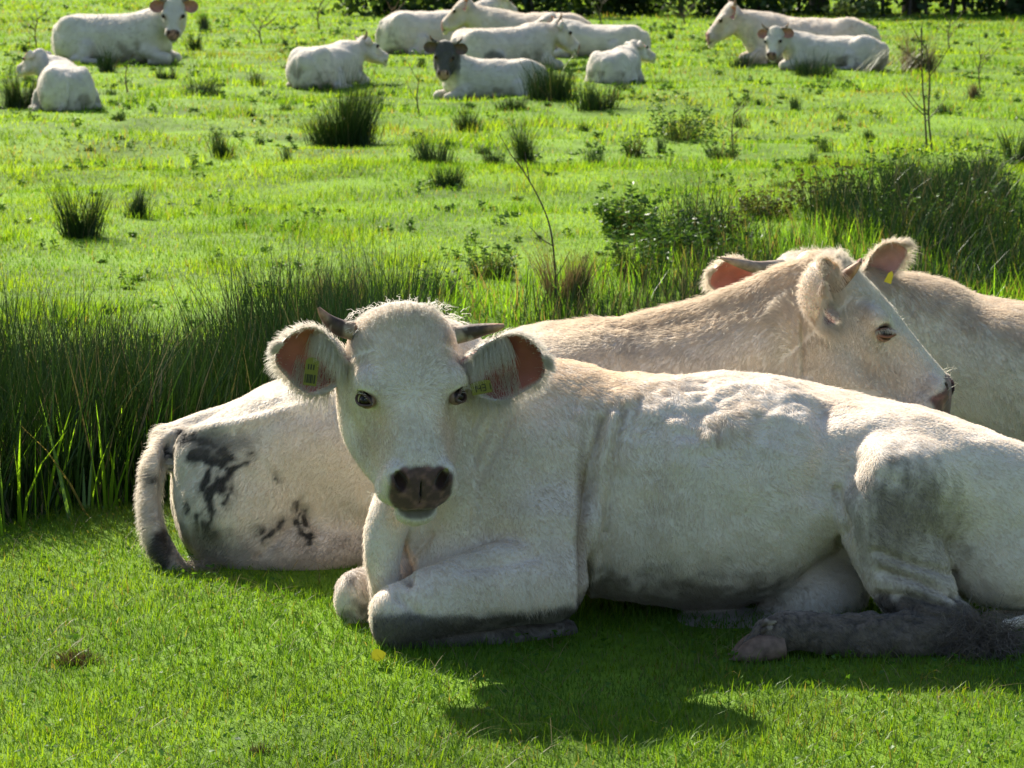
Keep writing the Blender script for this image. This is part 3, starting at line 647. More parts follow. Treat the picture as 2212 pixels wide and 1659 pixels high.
    # whiskers
    n = 60; e = rg.choice([-1, 1], n); pw = np.array([hp(H, a, s_ * .085, b) for a, s_, b in zip(rg.uniform(.42, .51, n), e, rg.uniform(-.09, -.03, n))])
    tuft_hair('whiskers', root, pw, H['R'][1] * e[:, None] + H['R'][0] * rg.uniform(-.1, .5, n)[:, None] + H['R'][2] * .3, rg.uniform(.03, .07, n), np.tile([.8, .76, .68], (n, 1)), rad=.0006, droop=.2)
    return root

def cow_behind():
    root = empty('cow', (W(800, 1250, 8.8)[0], 8.8, 0))
    tag(root, 'cream cow seen from the side, dung stains on its rump and one small horn', 'cow', 'cows lying in front of the rushes')
    p0, p1 = W(1803, 582, 8.92), W(2058, 862, 8.80)
    u = nrm(p1 - p0); w = nrm(np.cross(np.array([0.02, 1, 0.0]), u)); w = w if w[0] > 0 else -w
    w = nrm(w + np.array([0, -.16, 0]))
    H = dict(o=p0, R=frame(u, w), s=1.13, wide=.82, muzzle=(.16, .085, .075), nose=.125)
    x0, x1 = W(262, 1100, 8.6)[0], W(2100, 800, 8.9)[0]
    F = Field(axis(x0, x1, .0125, (W(1700, 700, 8.9)[0], x1), .0062), axis(8.25, 9.42, .0105), axis(-.02, 1.06, .010, (.40, 1.02), .0068))
    Y0 = 8.86; o = np.array([0, Y0, 0])
    tz = lambda py: W(0, py, Y0)[2]
    tx = lambda px: W(px, 900, Y0)[0]
    st = [(tx(368), .10, tz(975), .10), (tx(387), .25, tz(942), .04), (tx(430), .33, tz(919), .015), (tx(500), .37, tz(880), .01), (tx(570), .385, tz(842), .005), (tx(650), .39, tz(815), .0),
          (tx(780), .39, tz(790), .0), (tx(900), .38, tz(765), .0), (tx(1050), .34, tz(740), .02), (tx(1180), .28, tz(722), .06), (tx(1300), .20, tz(725), .15), (tx(1360), .10, tz(780), .25)]
    F.put(loft(o, np.eye(3), st, 2.5), .03)
    F.put(ell(W(600, 960, 8.62), (.26, .13, .14)), .10); F.put(ell(W(700, 880, 8.72), (.10, .10, .07)), .06); F.put(ell(W(418, 985, 8.62), (.07, .08, .07)), .06)                                     # hip
    F.put(ell(W(535, 1110, 8.60), (.22, .18, .22)), .08)                                    # thigh
    F.put(ell(W(640, 1190, 8.56), (.30, .16, .10)), .07)
    F.put(limb([L3(360, 948, 8.78, .045), L3(430, 925, 8.82, .05), L3(520, 905, 8.86, .05)]), .05)   # tail head
    F.put(limb([L3(370, 948, 8.76, .042), L3(338, 1000, 8.66, .039), L3(324, 1080, 8.58, .035), L3(337, 1160, 8.50, .033), L3(378, 1222, 8.45, .031), L3(410, 1240, 8.43, .03)]), .02)
    F.put(limb([L3(1200, 870, 8.95, .265), L3(1400, 838, 8.95, .235), L3(1560, 790, 8.94, .205), L3(1690, 730, 8.93, .175), L3(1790, 690, 8.92, .13)]), .07)
    F.put(limb([L3(1300, 740, 8.95, .06), L3(1500, 690, 8.95, .055), L3(1650, 634, 8.94, .06), L3(1765, 585, 8.93, .06)]), .06)   # crest
    F.put(limb([L3(1400, 960, 8.9, .2), L3(1650, 880, 8.9, .16), L3(1800, 800, 8.9, .13)]), .08)
    F.put(limb([L3(1330, 1200, 8.7, .10), L3(1500, 1290, 8.55, .08)]), .05)
    head_into(F, H)
    V, Q4 = F.mesh(); V = smooth(V, Q4, 2); N, _ = normals(V, Q4); P = project(V)
    vis = sstep(-.15, .35, -(N * nrm([0, 1, -.15])).sum(1))
    qh = (V - H['o']) @ H['R'].T; headm = (np.abs(qh[:, 1]) < .19) & (qh[:, 0] > -.05) & (qh[:, 0] < .62) & (qh[:, 2] > -.26)
    disp = np.zeros(len(V))
    for pts, wdt, amp in [([(1718, 640), (1735, 700), (1737, 810)], 6, -.012), ([(1705, 660), (1716, 720), (1716, 810)], 7, -.006), ([(1726, 660), (1727, 800)], 6, .006), ([(1690, 690), (1696, 800)], 10, -.003),
                          ([(370, 940), (520, 915), (640, 880), (720, 862)], 13, .014), ([(362, 960), (358, 1080), (375, 1160), (430, 1240)], 11, -.03), ([(650, 1100), (690, 1150)], 9, -.008), ([(560, 1200), (640, 1130)], 10, -.008)]:
        disp += amp * np.exp(-(seg_dist(P, pts) / wdt) ** 2)
    disp *= vis
    disp += ~headm * ((fbm(V, 6, 51) - .5) * .022 + (vnoise(V, 24, 55) - .5) * .004)
    V = V + N * disp[:, None]; N, _ = normals(V, Q4)
    nz = fbm(V, 9, 13); nf = fbm(V, 26, 18)
    base = np.array([.63, .572, .492]); col = np.tile(base, (len(V), 1)) * (0.93 + .14 * nz)[:, None]
    col = paint(col, V, P, (.585, .485, .365), .75, sstep(1080, 1250, P[:, 0]) * sstep(760, 690, P[:, 1] - .35 * np.clip(1500 - P[:, 0], -300, 0)) * ~headm)
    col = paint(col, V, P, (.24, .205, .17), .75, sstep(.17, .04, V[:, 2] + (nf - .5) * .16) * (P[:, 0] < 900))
    # dung: splashes and runs down the rump
    dung = np.zeros(len(V)); sub = np.where((P[:, 0] < 760) & (V[:, 1] < 8.95))[0]; Ps = P[sub] + (np.stack([vnoise(V[sub], 42, 61), vnoise(V[sub], 42, 62)], 1) - .5) * 26
    best = np.full(len(sub), -1e9)
    for pts, r in [([(395, 946), (425, 955), (450, 965)], 8), ([(430, 955), (470, 955)], 6), ([(365, 957), (368, 972)], 8), ([(425, 985), (460, 995), (490, 985)], 14), ([(465, 985), (452, 1040), (445, 1065)], 9),
                   ([(525, 1000), (500, 1010), (475, 1050), (450, 1080), (455, 1100)], 7), ([(490, 1010), (480, 1045)], 9), ([(462, 1070), (452, 1130), (450, 1165)], 7), ([(497, 1055), (490, 1090)], 5), ([(430, 1110), (428, 1140)], 6), ([(402, 1085), (404, 1105)], 6),
                   ([(352, 990), (356, 996)], 4), ([(330, 1030), (334, 1034)], 4), ([(540, 980), (545, 984)], 3), ([(600, 1025), (604, 1028)], 3), ([(640, 1090), (665, 1130)], 5), ([(640, 1130), (668, 1165)], 7), ([(575, 1165), (610, 1120)], 5), ([(560, 1140), (568, 1150)], 5)]:
        best = np.maximum(best, r - seg_dist(Ps, pts))
    dung[sub] = sstep(-3, 2.5, best)
    halo = np.zeros(len(V)); halo[sub] = sstep(-16, -2, best + (nf[sub] - .5) * 22); col = lerp(col, np.array([.20, .17, .12]), (.45 * halo)[:, None])
    col = lerp(col, np.array([.026, .023, .017]), (dung * sstep(.30, .40, nf + .12))[:, None])
    col = paint(col, V, P, (.12, .10, .08), .6, blob(P, 470, 955, 70, 26, .5, nf, .7) * vis)
    col = paint(col, V, P, (.17, .15, .11), .8, blob(P, 430, 1190, 60, 60, .5, nf, .6) * vis)
    col = paint(col, V, P, (.03, .024, .018), .95, blob(P, 350, 1190, 17, 52, .25, nf, .5) * (V[:, 1] < 8.9))
    col = head_colors(H, V, col)
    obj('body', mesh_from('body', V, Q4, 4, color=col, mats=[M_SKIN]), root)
    def dirf(p, n):
        D = np.tile([-.50, 0, -.75], (len(p), 1)); tl = (project(p)[:, 0] < 362); D[tl] = [-.6, -.1, -.4]
        return head_hair(H, p, n, D, np.zeros(len(p)))[0]
    def lenf(p, n):
        pp = project(p); l = np.full(len(p), .012) + .024 * sstep(1150, 1300, pp[:, 0]) * sstep(.35, .9, n[:, 2]) + .024 * sstep(372, 345, pp[:, 0]) + .008 * (pp[:, 0] > 1100)
        return head_hair(H, p, n, np.zeros_like(p), l, .03)[1]
    q = (V - H['o']) @ H['R'].T; wt = lerp(.2, 1.0, sstep(-.6, .2, -N[:, 1] + .9 * N[:, 2]))
    plate = (q[:, 0] > .44) & (np.linalg.norm(col - base, axis=1) > .3) & headm
    eyem = np.zeros(len(V), bool)
    for e in (-1, 1): eyem |= np.linalg.norm(q - [UE * 1.10, e * .126 * .92, .006], axis=1) < .038
    wt = np.where(plate | eyem, 0, wt); wt = np.where(headm, wt * 1.7, wt); wt = np.where(V[:, 2] < .02, 0, wt)
    hid = (P[:, 1] > 830) & (P[:, 0] > 1010) & (P[:, 0] < 1900) & (P[:, 1] > 840); wt = np.where(hid, wt * .1, wt)
    coat('coat', V, Q4, N, col * np.array([1.20, 1.18, 1.15]), root, 150000, dirf, lenf, rad=.00062, lift=.26, seed=2, weight=wt, wave=.05)
    # tail switch lying on the grass
    rg = np.random.default_rng(19); n = 900
    c0 = W(400, 1232, 8.44); pp = c0 + rg.normal(0, 1, (n, 3)) * [.025, .02, .012]
    D = np.tile(W(470, 1258, 8.40) - c0, (n, 1)) * 6 + rg.normal(0, .25, (n, 3))
    tuft_hair('tail_switch', root, pp, D, rg.uniform(.06, .16, n), np.tile([.30, .25, .18], (n, 1)) * rg.uniform(.7, 1.2, n)[:, None], rad=.0009, droop=.15)
    eside = 1 if (H['R'][1] @ np.array([0, -1, 0])) > 0 else -1
    eye(root, H, eside, R=.024, shut=.85, lidc=(.20, .085, .05)); eye(root, H, -eside)
    k = 8.80
    horn('horn', [W(1790, 632, k + .05), W(1808, 614, k), W(1828, 596, k - .03), W(1845, 580, k - .05), W(1858, 566, k - .06)], [.030, .028, .022, .015, .005], root, tip=(.45, .27, .16), mid=(.22, .12, .08), base=(.10, .06, .045))
    horn('horn', [W(1830, 590, 9.05), W(1850, 575, 9.10), W(1860, 560, 9.14)], [.024, .016, .005], root)
    oc = (.64, .54, .43)
    ear(root, W(1768, 640, 8.765), W(1782, 624, 8.56), [1.0, .42, -.10], .225, cup=1.10, inner=(.30, .12, .09), outer=oc, hairs=4600, fringe=.030)
    ear(root, W(1760, 600, 9.06), W(1725, 600, 9.24), [1.0, .30, -.10], .19, cup=1.0, outer=oc, hairs=1200)
    # whiskers, poll tuft
    n = 12; e = rg.choice([-1, 1], n); pw = np.array([hp(H, a, s_ * .07, b) for a, s_, b in zip(rg.uniform(.43, .49, n), e, rg.uniform(.0, .03, n))])
    tuft_hair('whiskers', root, pw, H['R'][1] * e[:, None] * .5 + H['R'][0] * rg.uniform(-.1, .5, n)[:, None] + H['R'][2] * .9, rg.uniform(.03, .06, n), np.tile([.80, .75, .64], (n, 1)), rad=.0004, droop=.1)
    n = 900; uu = rg.uniform(-.03, .06, n); vv = rg.normal(0, .055, n); pp = np.array([hp(H, a, b, .040 - 5.0 * b * b) for a, b in zip(uu, vv)])
    D = -H['R'][0] * rg.uniform(.1, .9, n)[:, None] + H['R'][2] * .7 + H['R'][1] * (vv * 6)[:, None] + rg.normal(0, .25, (n, 3))
    tuft_hair('poll_hair', root, pp, D, rg.uniform(.015, .045, n), np.tile([.78, .69, .56], (n, 1)), droop=.3)
    return root

def cow_third():
    root = empty('cow', (W(2200, 900, 10.2)[0], 10.2, 0))
    tag(root, 'pale cow mostly hidden behind two others, with a yellow tag in its raised ear', 'cow', 'cows lying in front of the rushes')
    u = nrm([-.72, -.34, -.58]); w = nrm([-.45, -.35, .80])
    H = dict(o=W(1725, 572, 10.02), R=frame(u, w), s=1.05, wide=.98)
    x0, x1 = W(1380, 700, 10)[0], W(2560, 800, 10.2)[0]
    F = Field(axis(x0, x1, .013), axis(9.5, 10.75, .013), axis(-.02, 1.05, .0115))
    Y0 = 10.25; o = np.array([0, Y0, 0]); tz = lambda py: W(0, py, Y0)[2]; tx = lambda px: W(px, 900, Y0)[0]
    st = [(tx(1830), .12, tz(690), .25), (tx(1880), .22, tz(640), .12), (tx(1960), .28, tz(618), .05), (tx(2060), .33, tz(632), .01), (tx(2212), .37, tz(662), .0), (tx(2350), .37, tz(690), .02), (tx(2450), .28, tz(740), .05), (tx(2520), .12, tz(820), .15)]
    F.put(loft(o, np.eye(3), st, 2.4), .03)
    F.put(limb([L3(1990, 720, 10.2, .21), L3(1900, 680, 10.15, .17), L3(1800, 640, 10.1, .14)]), .08)
    head_into(F, H, detail=True)
    V, Q4 = F.mesh(); V = smooth(V, Q4, 2); N, _ = normals(V, Q4); P = project(V)
    V = V + N * ((fbm(V, 6, 71) - .5) * .02)[:, None]; N, _ = normals(V, Q4)
    nz = fbm(V, 9, 23); base = np.array([.63, .568, .485]); col = np.tile(base, (len(V), 1)) * (.93 + .14 * nz)[:, None]
    col = paint(col, V, P, (.54, .44, .33), .7, sstep(.15, .8, N[:, 2]) * (P[:, 0] > 1850) * sstep(.3, .6, nz + .15))
    col = head_colors(H, V, col)
    obj('body', mesh_from('body', V, Q4, 4, color=col, mats=[M_SKIN]), root)
    def dirf(p, n): return head_hair(H, p, n, np.tile([.45, 0, -.75], (len(p), 1)), np.zeros(len(p)))[0]
    def lenf(p, n): return head_hair(H, p, n, np.zeros_like(p), np.full(len(p), .018) + .02 * sstep(.3, .8, n[:, 2]), .03)[1]
    wt = sstep(-.6, .2, -N[:, 1] + .9 * N[:, 2]) + .05; wt = np.where((P[:, 1] > 1000) | ((P[:, 0] > 1700) & (P[:, 0] < 1850) & (P[:, 1] > 640)), .02, wt)
    coat('coat', V, Q4, N, col * np.array([1.19, 1.17, 1.14]), root, 60000, dirf, lenf, rad=.0007, lift=.3, seed=3, weight=wt, wave=.06)
    for e in (-1, 1): eye(root, H, e)
    horn('horn', [W(1690, 576, 9.92), W(1640, 578, 9.86), W(1605, 571, 9.83), W(1580, 564, 9.81), W(1556, 557, 9.80)], [.028, .024, .018, .012, .004], root, mid=(.30, .22, .16), tip=(.40, .27, .19))
    horn('horn', [W(1800, 590, 10.1), W(1850, 585, 10.15), W(1868, 560, 10.17)], [.026, .018, .005], root)
    oc = (.66, .57, .46)
    ear(root, W(1625, 605, 10.0), W(1540, 588, 9.86), [-.30, -1, -.25], .17, cup=1.05, inner=(.55, .20, .16), outer=oc, hairs=2600, fringe=.03, tuft=False)
    e2 = ear(root, W(1866, 602, 10.12), W(1952, 530, 10.02), [.25, -1, -.10], .125, cup=1.1, inner=(.50, .27, .24), outer=oc, hairs=3000, fringe=.035, tuft=False)
    Vt = np.array([[x * .014, z * .002, y * .024] for z in (-1, 1) for x, y in ((-1, -1), (1, -1), (.7, .5), (0, 1), (-.7, .5))]) @ np.array([[.94, 0, -.34], [0, 1, 0], [.34, 0, .94]]) + W(1922, 598, 9.99)
    me = bpy.data.meshes.new('ear_tag'); me.from_pydata(Vt.tolist(), [], [list(range(5)), list(range(9, 4, -1))] + [[i, i + 5, (i + 1) % 5 + 5, (i + 1) % 5] for i in range(5)])
    at = me.color_attributes.new('Col', 'FLOAT_COLOR', 'POINT'); at.data.foreach_set('color', np.tile([.75, .55, .02, 1], (10, 1)).astype(np.float32).ravel()); me.materials.append(M_TAG)
    obj('ear_tag', me, root)
    return root

# ------------------------------------------------------------------ cows across the field, built about their own base and turned into place
def far_cow(label, px, base, Y, heading, size, head_at, head_u, head_w, tint=(.60, .545, .47), face=None, tall=1.0, horns=True, muzzle=(.30, .17, .14), wide=1.0, hs=1.0, dark=False, tags=False):
    """heading: degrees from +x that the animal faces; head_at (forward, side, up) of the poll, head_u/head_w face axes, all in the animal's own frame"""
    root = empty('cow', (0, 0, 0)); root['local'] = 1
    F = Field(axis(-1.15, 1.45, .022), axis(-.75, .75, .022), axis(-.02, 1.45, .022))
    t = tall
    st = [(-.98, .10, .50 * t, .14), (-.92, .24, .58 * t, .05), (-.78, .33, .66 * t, .01), (-.60, .36, .70 * t, 0), (-.3, .385, .70 * t, 0), (0, .38, .70 * t, 0), (.3, .35, .73 * t, .01), (.5, .29, .75 * t, .05), (.66, .22, .72 * t, .12), (.78, .12, .62 * t, .22)]
    F.put(loft(np.zeros(3), np.eye(3), st, 2.25), .03)
    for e in (-1, 1):
        F.put(ell((-.62, e * .22, .54 * t), (.22, .13, .16)), .08)          # hip
        F.put(ell((-.55, e * .27, .30 * t), (.30, .16, .28)), .07)          # thigh
        F.put(limb([[-.38, e * .36, .25, .13], [-.42, e * .42, .12, .10], [-.55, e * .45, .07, .06]]), .04)
        F.put(limb([[-.55, e * .45, .07, .06], [-.3, e * .50, .06, .05], [-.1, e * .48, .05, .05]]), .02)
        F.put(ell((.50, e * .20, .40 * t), (.18, .12, .26)), .07)
        F.put(limb([[.50, e * .24, .22, .12], [.66, e * .27, .14, .085], [.80, e * .25, .10, .075]]), .05)
        F.put(limb([[.79, e * .25, .06, .055], [.55, e * .27, .05, .05]]), .02)
    F.put(limb([[-.95, 0, .54 * t, .04], [-1.02, .02, .36, .035], [-1.0, .06, .15, .03], [-.93, .14, .05, .03]]), .03)
    ha = np.asarray(head_at, float); H = dict(o=ha, R=frame(head_u, head_w), s=.95 * hs, wide=wide, muzzle=muzzle)
    nb = hp(H, .12, 0, -.14)
    F.put(limb([[.45, 0, .50 * t, .25], [lerp(.45, nb[0], .5) + .04, nb[1] * .35, lerp(.52 * t, nb[2], .5), .20], [*nb, .13]]), .08)
    F.put(limb([[.60, 0, .36 * t, .16], [lerp(.6, nb[0], .6), nb[1] * .5, lerp(.38, nb[2], .5), .12], [*hp(H, .2, 0, -.18), .08]]), .06)
    head_into(F, H, detail=False)
    V, Q4 = F.mesh(); V = smooth(V, Q4, 2); N, _ = normals(V, Q4)
    sd = int(px) % 97; V = V + N * ((fbm(V, 5, sd) - .5) * .05)[:, None]
    nz = fbm(V, 5, sd + 3); col = np.tile(np.array(tint), (len(V), 1)) * (.90 + .2 * nz)[:, None]
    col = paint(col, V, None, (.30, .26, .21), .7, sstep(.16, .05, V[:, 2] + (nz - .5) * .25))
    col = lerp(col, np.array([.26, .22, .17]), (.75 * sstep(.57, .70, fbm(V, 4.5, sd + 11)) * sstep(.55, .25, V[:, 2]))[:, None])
    if face is not None:
        q = (V - H['o']) @ H['R'].T; m = sstep(-.06, .02, q[:, 0]) * sstep(-.26, -.16, q[:, 2] + (nz - .5) * .1) * (np.abs(q[:, 1]) < .25) * sstep(.60, .50, q[:, 0])
        col = lerp(col, np.array(face), (m * .93)[:, None])
    col = head_colors(H, V, col)
    if dark:
        col = paint(col, V, None, (.10, .09, .08), .85, sstep(.22, .12, np.linalg.norm(V - np.array([-.5, -.45, .22]), axis=1) + (nz - .5) * .1))
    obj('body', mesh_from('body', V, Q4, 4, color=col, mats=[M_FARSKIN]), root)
    N, _ = normals(V, Q4)
    coat('coat', V, Q4, N, col * 1.0, root, 12000, lambda p, n: np.tile([-.6, 0, -.6], (len(p), 1)), lambda p, n: np.full(len(p), .028), rad=.0022, lift=.45, seed=sd, weight=(V[:, 2] > .03) * 1.0)
    for e in (-1, 1):
        oc = np.array(tint) * 1.02 if face is None else np.array(face) * 1.6
        b = hp(H, .045, e * .120 * wide, -.05); tp = hp(H, .075, e * .33, -.06)
        ear(root, b, tp, H['R'][2] * .9 + H['R'][0] * .5, .17 * hs, cup=1.0, inner=(.42, .20, .16) if face is None else (.16, .10, .08), outer=oc, hairs=0)
        eb = hp(H, UE, e * .135 * wide, .008); la, lo = np.meshgrid(np.linspace(0, np.pi, 7), np.linspace(0, 2 * np.pi, 10, endpoint=False), indexing='ij')
        Ve = eb + .030 * np.stack([np.sin(la) * np.cos(lo), np.sin(la) * np.sin(lo), np.cos(la)], -1).reshape(-1, 3)
        i = np.arange(6)[:, None] * 10; j = np.arange(10)[None]; Fe = np.stack([i + j, i + 10 + j, i + 10 + (j + 1) % 10, i + (j + 1) % 10], -1).reshape(-1, 4)
        obj('eye', mesh_from('eye', Ve, Fe, 4, color=np.tile([.03, .02, .015], (len(Ve), 1)), mats=[M_EYE]), root)
        if horns:
            hc = [hp(H, -.005, e * .10 * wide, -.02), hp(H, -.02, e * .17, -.01), hp(H, -.05, e * .22, .02), hp(H, -.09, e * .245, .05)]
            horn('horn', hc, np.array([.028, .024, .016, .005]) * hs, root, mid=(.20, .15, .11) if face is None else (.05, .045, .04))
    if tags:
        c = hp(H, .12, .22, -.01); Vt = c + np.array([[x * .022, y * .022, z * .035] for x in (-1, 1) for y in (-.25, .25) for z in (-1, 1)])
        obj('ear_tag', mesh_from('ear_tag', Vt, np.array([[0, 1, 3, 2], [4, 6, 7, 5], [0, 4, 5, 1], [2, 3, 7, 6], [1, 5, 7, 3], [0, 2, 6, 4]]), 4, smooth=False, color=np.tile([.70, .55, .03], (8, 1)), mats=[M_TAG]), root)
    root.scale = (size,) * 3; root.rotation_euler = (0, 0, math.radians(heading))
    g = W(px, base, Y); root.location = (g[0], Y, float(gz(g[0], Y)) - .05)
    return tag(root, label, 'cow', 'cows lying across the field')

# ------------------------------------------------------------------ the ground: lawn, wet ditch behind the cows, rough field
def ditch_line(x): return 10.9 + 1.42 * (x + 1.2)
def gz(x, y):
    x = np.asarray(x, float); y = np.asarray(y, float); P = np.stack([x, y, 0 * x], -1).reshape(-1, 3)
    b = ((fbm(P, .22, 1) - .5) * .26 + (vnoise(P, .9, 2) - .5) * .15).reshape(x.shape)
    z = b * sstep(13, 24, y) * (1 - .6 * sstep(30, 60, y))
    d = (y - ditch_line(x)) / np.where(y > ditch_line(x), 1.5, 1.1)
    z = z - .30 * np.exp(-d ** 2) * sstep(9.2, 10.2, y)
    z = z + ((vnoise(P, 2.5, 4) - .5) * .018).reshape(x.shape) * sstep(5.0, 5.6, y)
    return z
xs = np.unique(np.concatenate([np.linspace(-160, -14, 20), np.linspace(-14, 14, 150), np.linspace(14, 160, 20)]))
ys = np.unique(np.concatenate([np.linspace(-30, 4, 6), np.linspace(4, 24, 160), np.linspace(24, 100, 150), np.linspace(100, 400, 12)]))
X, Y = np.meshgrid(xs, ys); Vg = np.stack([X, Y, gz(X, Y)], -1).reshape(-1, 3)
nx = len(xs); i = (np.arange(len(ys) - 1)[:, None] * nx + np.arange(nx - 1)[None]).ravel()
m, nt, out = material('meadow_soil')
tc = nd(nt, 'ShaderNodeTexCoord'); n1 = nd(nt, 'ShaderNodeTexNoise', i_Scale=.9, i_Detail=8.0); n2 = nd(nt, 'ShaderNodeTexNoise', i_Scale=14.0, i_Detail=6.0)
nt.links.new(tc.outputs['Object'], n1.inputs['Vector']); nt.links.new(tc.outputs['Object'], n2.inputs['Vector'])
cr = nd(nt, 'ShaderNodeValToRGB'); cr.color_ramp.elements[0].position = .35; cr.color_ramp.elements[1].position = .62
cr.color_ramp.elements[0].color = (.065, .115, .013, 1); cr.color_ramp.elements[1].color = (.140, .245, .020, 1)
mixn = nd(nt, 'ShaderNodeMath', operation='MULTIPLY_ADD'); nt.links.new(n2.outputs[0], mixn.inputs[0]); mixn.inputs[1].default_value = .5; nt.links.new(n1.outputs[0], mixn.inputs[2])
ms = nd(nt, 'ShaderNodeMath', operation='SUBTRACT'); nt.links.new(mixn.outputs[0], ms.inputs[0]); ms.inputs[1].default_value = .25
nt.links.new(ms.outputs[0], cr.inputs[0])
gb = nd(nt, 'ShaderNodeBsdfPrincipled', i_Roughness=.9); gb.inputs['Specular IOR Level'].default_value = .1; nt.links.new(cr.outputs[0], gb.inputs['Base Color'])
bp = nd(nt, 'ShaderNodeBump', i_Strength=.6, i_Distance=.03); nt.links.new(n2.outputs[0], bp.inputs['Height']); nt.links.new(bp.outputs[0], gb.inputs['Normal']); nt.links.new(gb.outputs[0], out.inputs[0])
tag(obj('meadow', mesh_from('meadow', Vg, np.stack([i, i + 1, i + nx + 1, i + nx], 1), 4, mats=[m])), 'short grazed pasture running from the lawn to the hedge', 'meadow', kind='structure')

# ------------------------------------------------------------------ blades
def blades(P, yaw, h, w, lean, bend, col, seg=2, taper=1.4, face=None):
    """P roots (n,3); returns verts, tris, colours; lean/bend as fraction of height"""
    n = len(P); d = np.stack([np.cos(yaw), np.sin(yaw), 0 * yaw], 1)
    fa = yaw + np.pi / 2 if face is None else face
    s = np.stack([np.cos(fa), np.sin(fa), 0 * fa], 1)
    T = np.linspace(0, 1, seg + 1); V = np.zeros((n, 2 * seg + 1, 3), np.float32)
    for k, t in enumerate(T):
        off = lean * t + bend * t * t; z = t * np.sqrt(np.clip(1 - (.6 * off) ** 2, .25, 1))
        c = P + d * (h * off)[:, None]; c[:, 2] = P[:, 2] + h * z
        if k < seg:
            ww = (w * (1 - t ** taper) * .5)[:, None]; V[:, 2 * k] = c - s * ww; V[:, 2 * k + 1] = c + s * ww
        else: V[:, 2 * k] = c
    b = np.arange(n)[:, None] * (2 * seg + 1); F = []
    for k in range(seg - 1): F += [[2 * k, 2 * k + 1, 2 * k + 3], [2 * k, 2 * k + 3, 2 * k + 2]]
    F.append([2 * seg - 2, 2 * seg - 1, 2 * seg])
    F = (b[:, :, None] + np.array(F)[None].reshape(1, 1, -1)).reshape(-1, 3)
    C = np.repeat(col[:, None], 2 * seg + 1, 1).reshape(-1, 3)
    return V.reshape(-1, 3), F, C
def blade_obj(name, parts, mat, parent=None, smooth=True):
    o = 0; VV, FF, CC = [], [], []
    for V, F, C in parts: VV.append(V); FF.append(F + o); CC.append(C); o += len(V)
    return obj(name, mesh_from(name, np.concatenate(VV), np.concatenate(FF), 3, smooth=smooth, color=np.concatenate(CC), mats=[mat]), parent)
def leaves(P, D, L, wid, col, rg):
    """pointed oval leaves: root P, direction D, length L"""
    n = len(P); D = D / np.linalg.norm(D, axis=1)[:, None]; S = np.cross(D, rg.normal(0, 1, (n, 3))); S /= np.linalg.norm(S, axis=1)[:, None] + 1e-9; Nn = np.cross(S, D)
    V = np.stack([P, P + D * (L * .35)[:, None] + S * (wid * .5)[:, None] + Nn * (L * .06)[:, None], P + D * L[:, None], P + D * (L * .35)[:, None] - S * (wid * .5)[:, None] + Nn * (L * .06)[:, None], P + D * (L * .4)[:, None]], 1)
    b = np.arange(n)[:, None] * 5; F = (b[:, :, None] + np.array([0, 1, 4, 1, 2, 4, 2, 3, 4, 3, 0, 4])[None, None]).reshape(-1, 3)
    return V.reshape(-1, 3), F, np.repeat(col, 5, 0)
def grass_cols(P, rg, dry=.05):
    n = len(P); t = np.clip(.5 + (fbm(P * [1, 1, 0], .8, 5) - .5) * 1.6 + rg.normal(0, .32, n), 0, 1)[:, None]
    c = lerp(np.array([.070, .180, .014]), np.array([.190, .320, .024]), t)
    olive = sstep(.56, .74, fbm(P * [1, 1, 0], .55, 15))[:, None]; c = lerp(c, np.array([.135, .165, .024]), .45 * olive)
    deep = sstep(.56, .72, fbm(P * [1, 1, 0], 1.7, 16, 2))[:, None]; c = lerp(c, np.array([.035, .105, .014]), .4 * deep)
    k = rg.random(n) < dry * (1 + 3 * olive[:, 0]); c[k] = np.array([.17, .165, .07]) * rg.uniform(.6, 1.2, k.sum())[:, None]; return c
def spread(n, y0, y1, p=0.0, wide=1.28, pad=.3):
    """roots inside the wedge the camera looks along, denser near"""
    t = rng.random(n); y = y0 * (y1 / y0) ** t if p == 0 else (y0 ** p + t * (y1 ** p - y0 ** p)) ** (1 / p)
    x = (rng.random(n) * 2 - 1) * (y * IW / 2 / FPX * wide + pad); return x, y
LAWN = []
x, y = spread(195000, 5.25, 10.6, 1.0, 1.22, .2); P = np.stack([x, y, gz(x, y) - .004], 1)
n = len(P); pt = fbm(P, 2.2, 8, 2); hh = (.018 + .038 * np.clip(pt - .15, 0, 1) ** 1.2) * rng.uniform(.55, 1.45, n)
tall = rng.random(n) < .02; hh[tall] *= 1.9
LAWN.append(blades(P, rng.uniform(0, 2 * np.pi, n), hh, rng.uniform(.0022, .0046, n), rng.uniform(0, .5, n), rng.uniform(0, 1.0, n), grass_cols(P, rng, .04), 2))
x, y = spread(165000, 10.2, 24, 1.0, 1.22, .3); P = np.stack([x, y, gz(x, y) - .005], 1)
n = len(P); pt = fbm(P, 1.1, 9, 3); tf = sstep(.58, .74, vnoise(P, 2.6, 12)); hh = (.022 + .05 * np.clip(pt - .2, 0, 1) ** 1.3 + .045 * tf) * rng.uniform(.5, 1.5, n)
LAWN.append(blades(P, rng.uniform(0, 2 * np.pi, n), hh, rng.uniform(.004, .008, n), rng.uniform(0, .6, n), rng.uniform(0, .7, n), grass_cols(P, rng, .05) * [1.28, 1.20, 1.3], 2))  # blades lifted in colour, partly fresh green, partly painted haze
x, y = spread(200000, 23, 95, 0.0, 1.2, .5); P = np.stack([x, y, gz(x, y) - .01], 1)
n = len(P); pt = fbm(P, .8, 10, 3); tf = sstep(.60, .76, vnoise(P, 1.6, 14)); hh = (.025 + .06 * np.clip(pt - .2, 0, 1) ** 1.4 + .05 * tf) * rng.uniform(.5, 1.5, n) * (1 + y / 120)
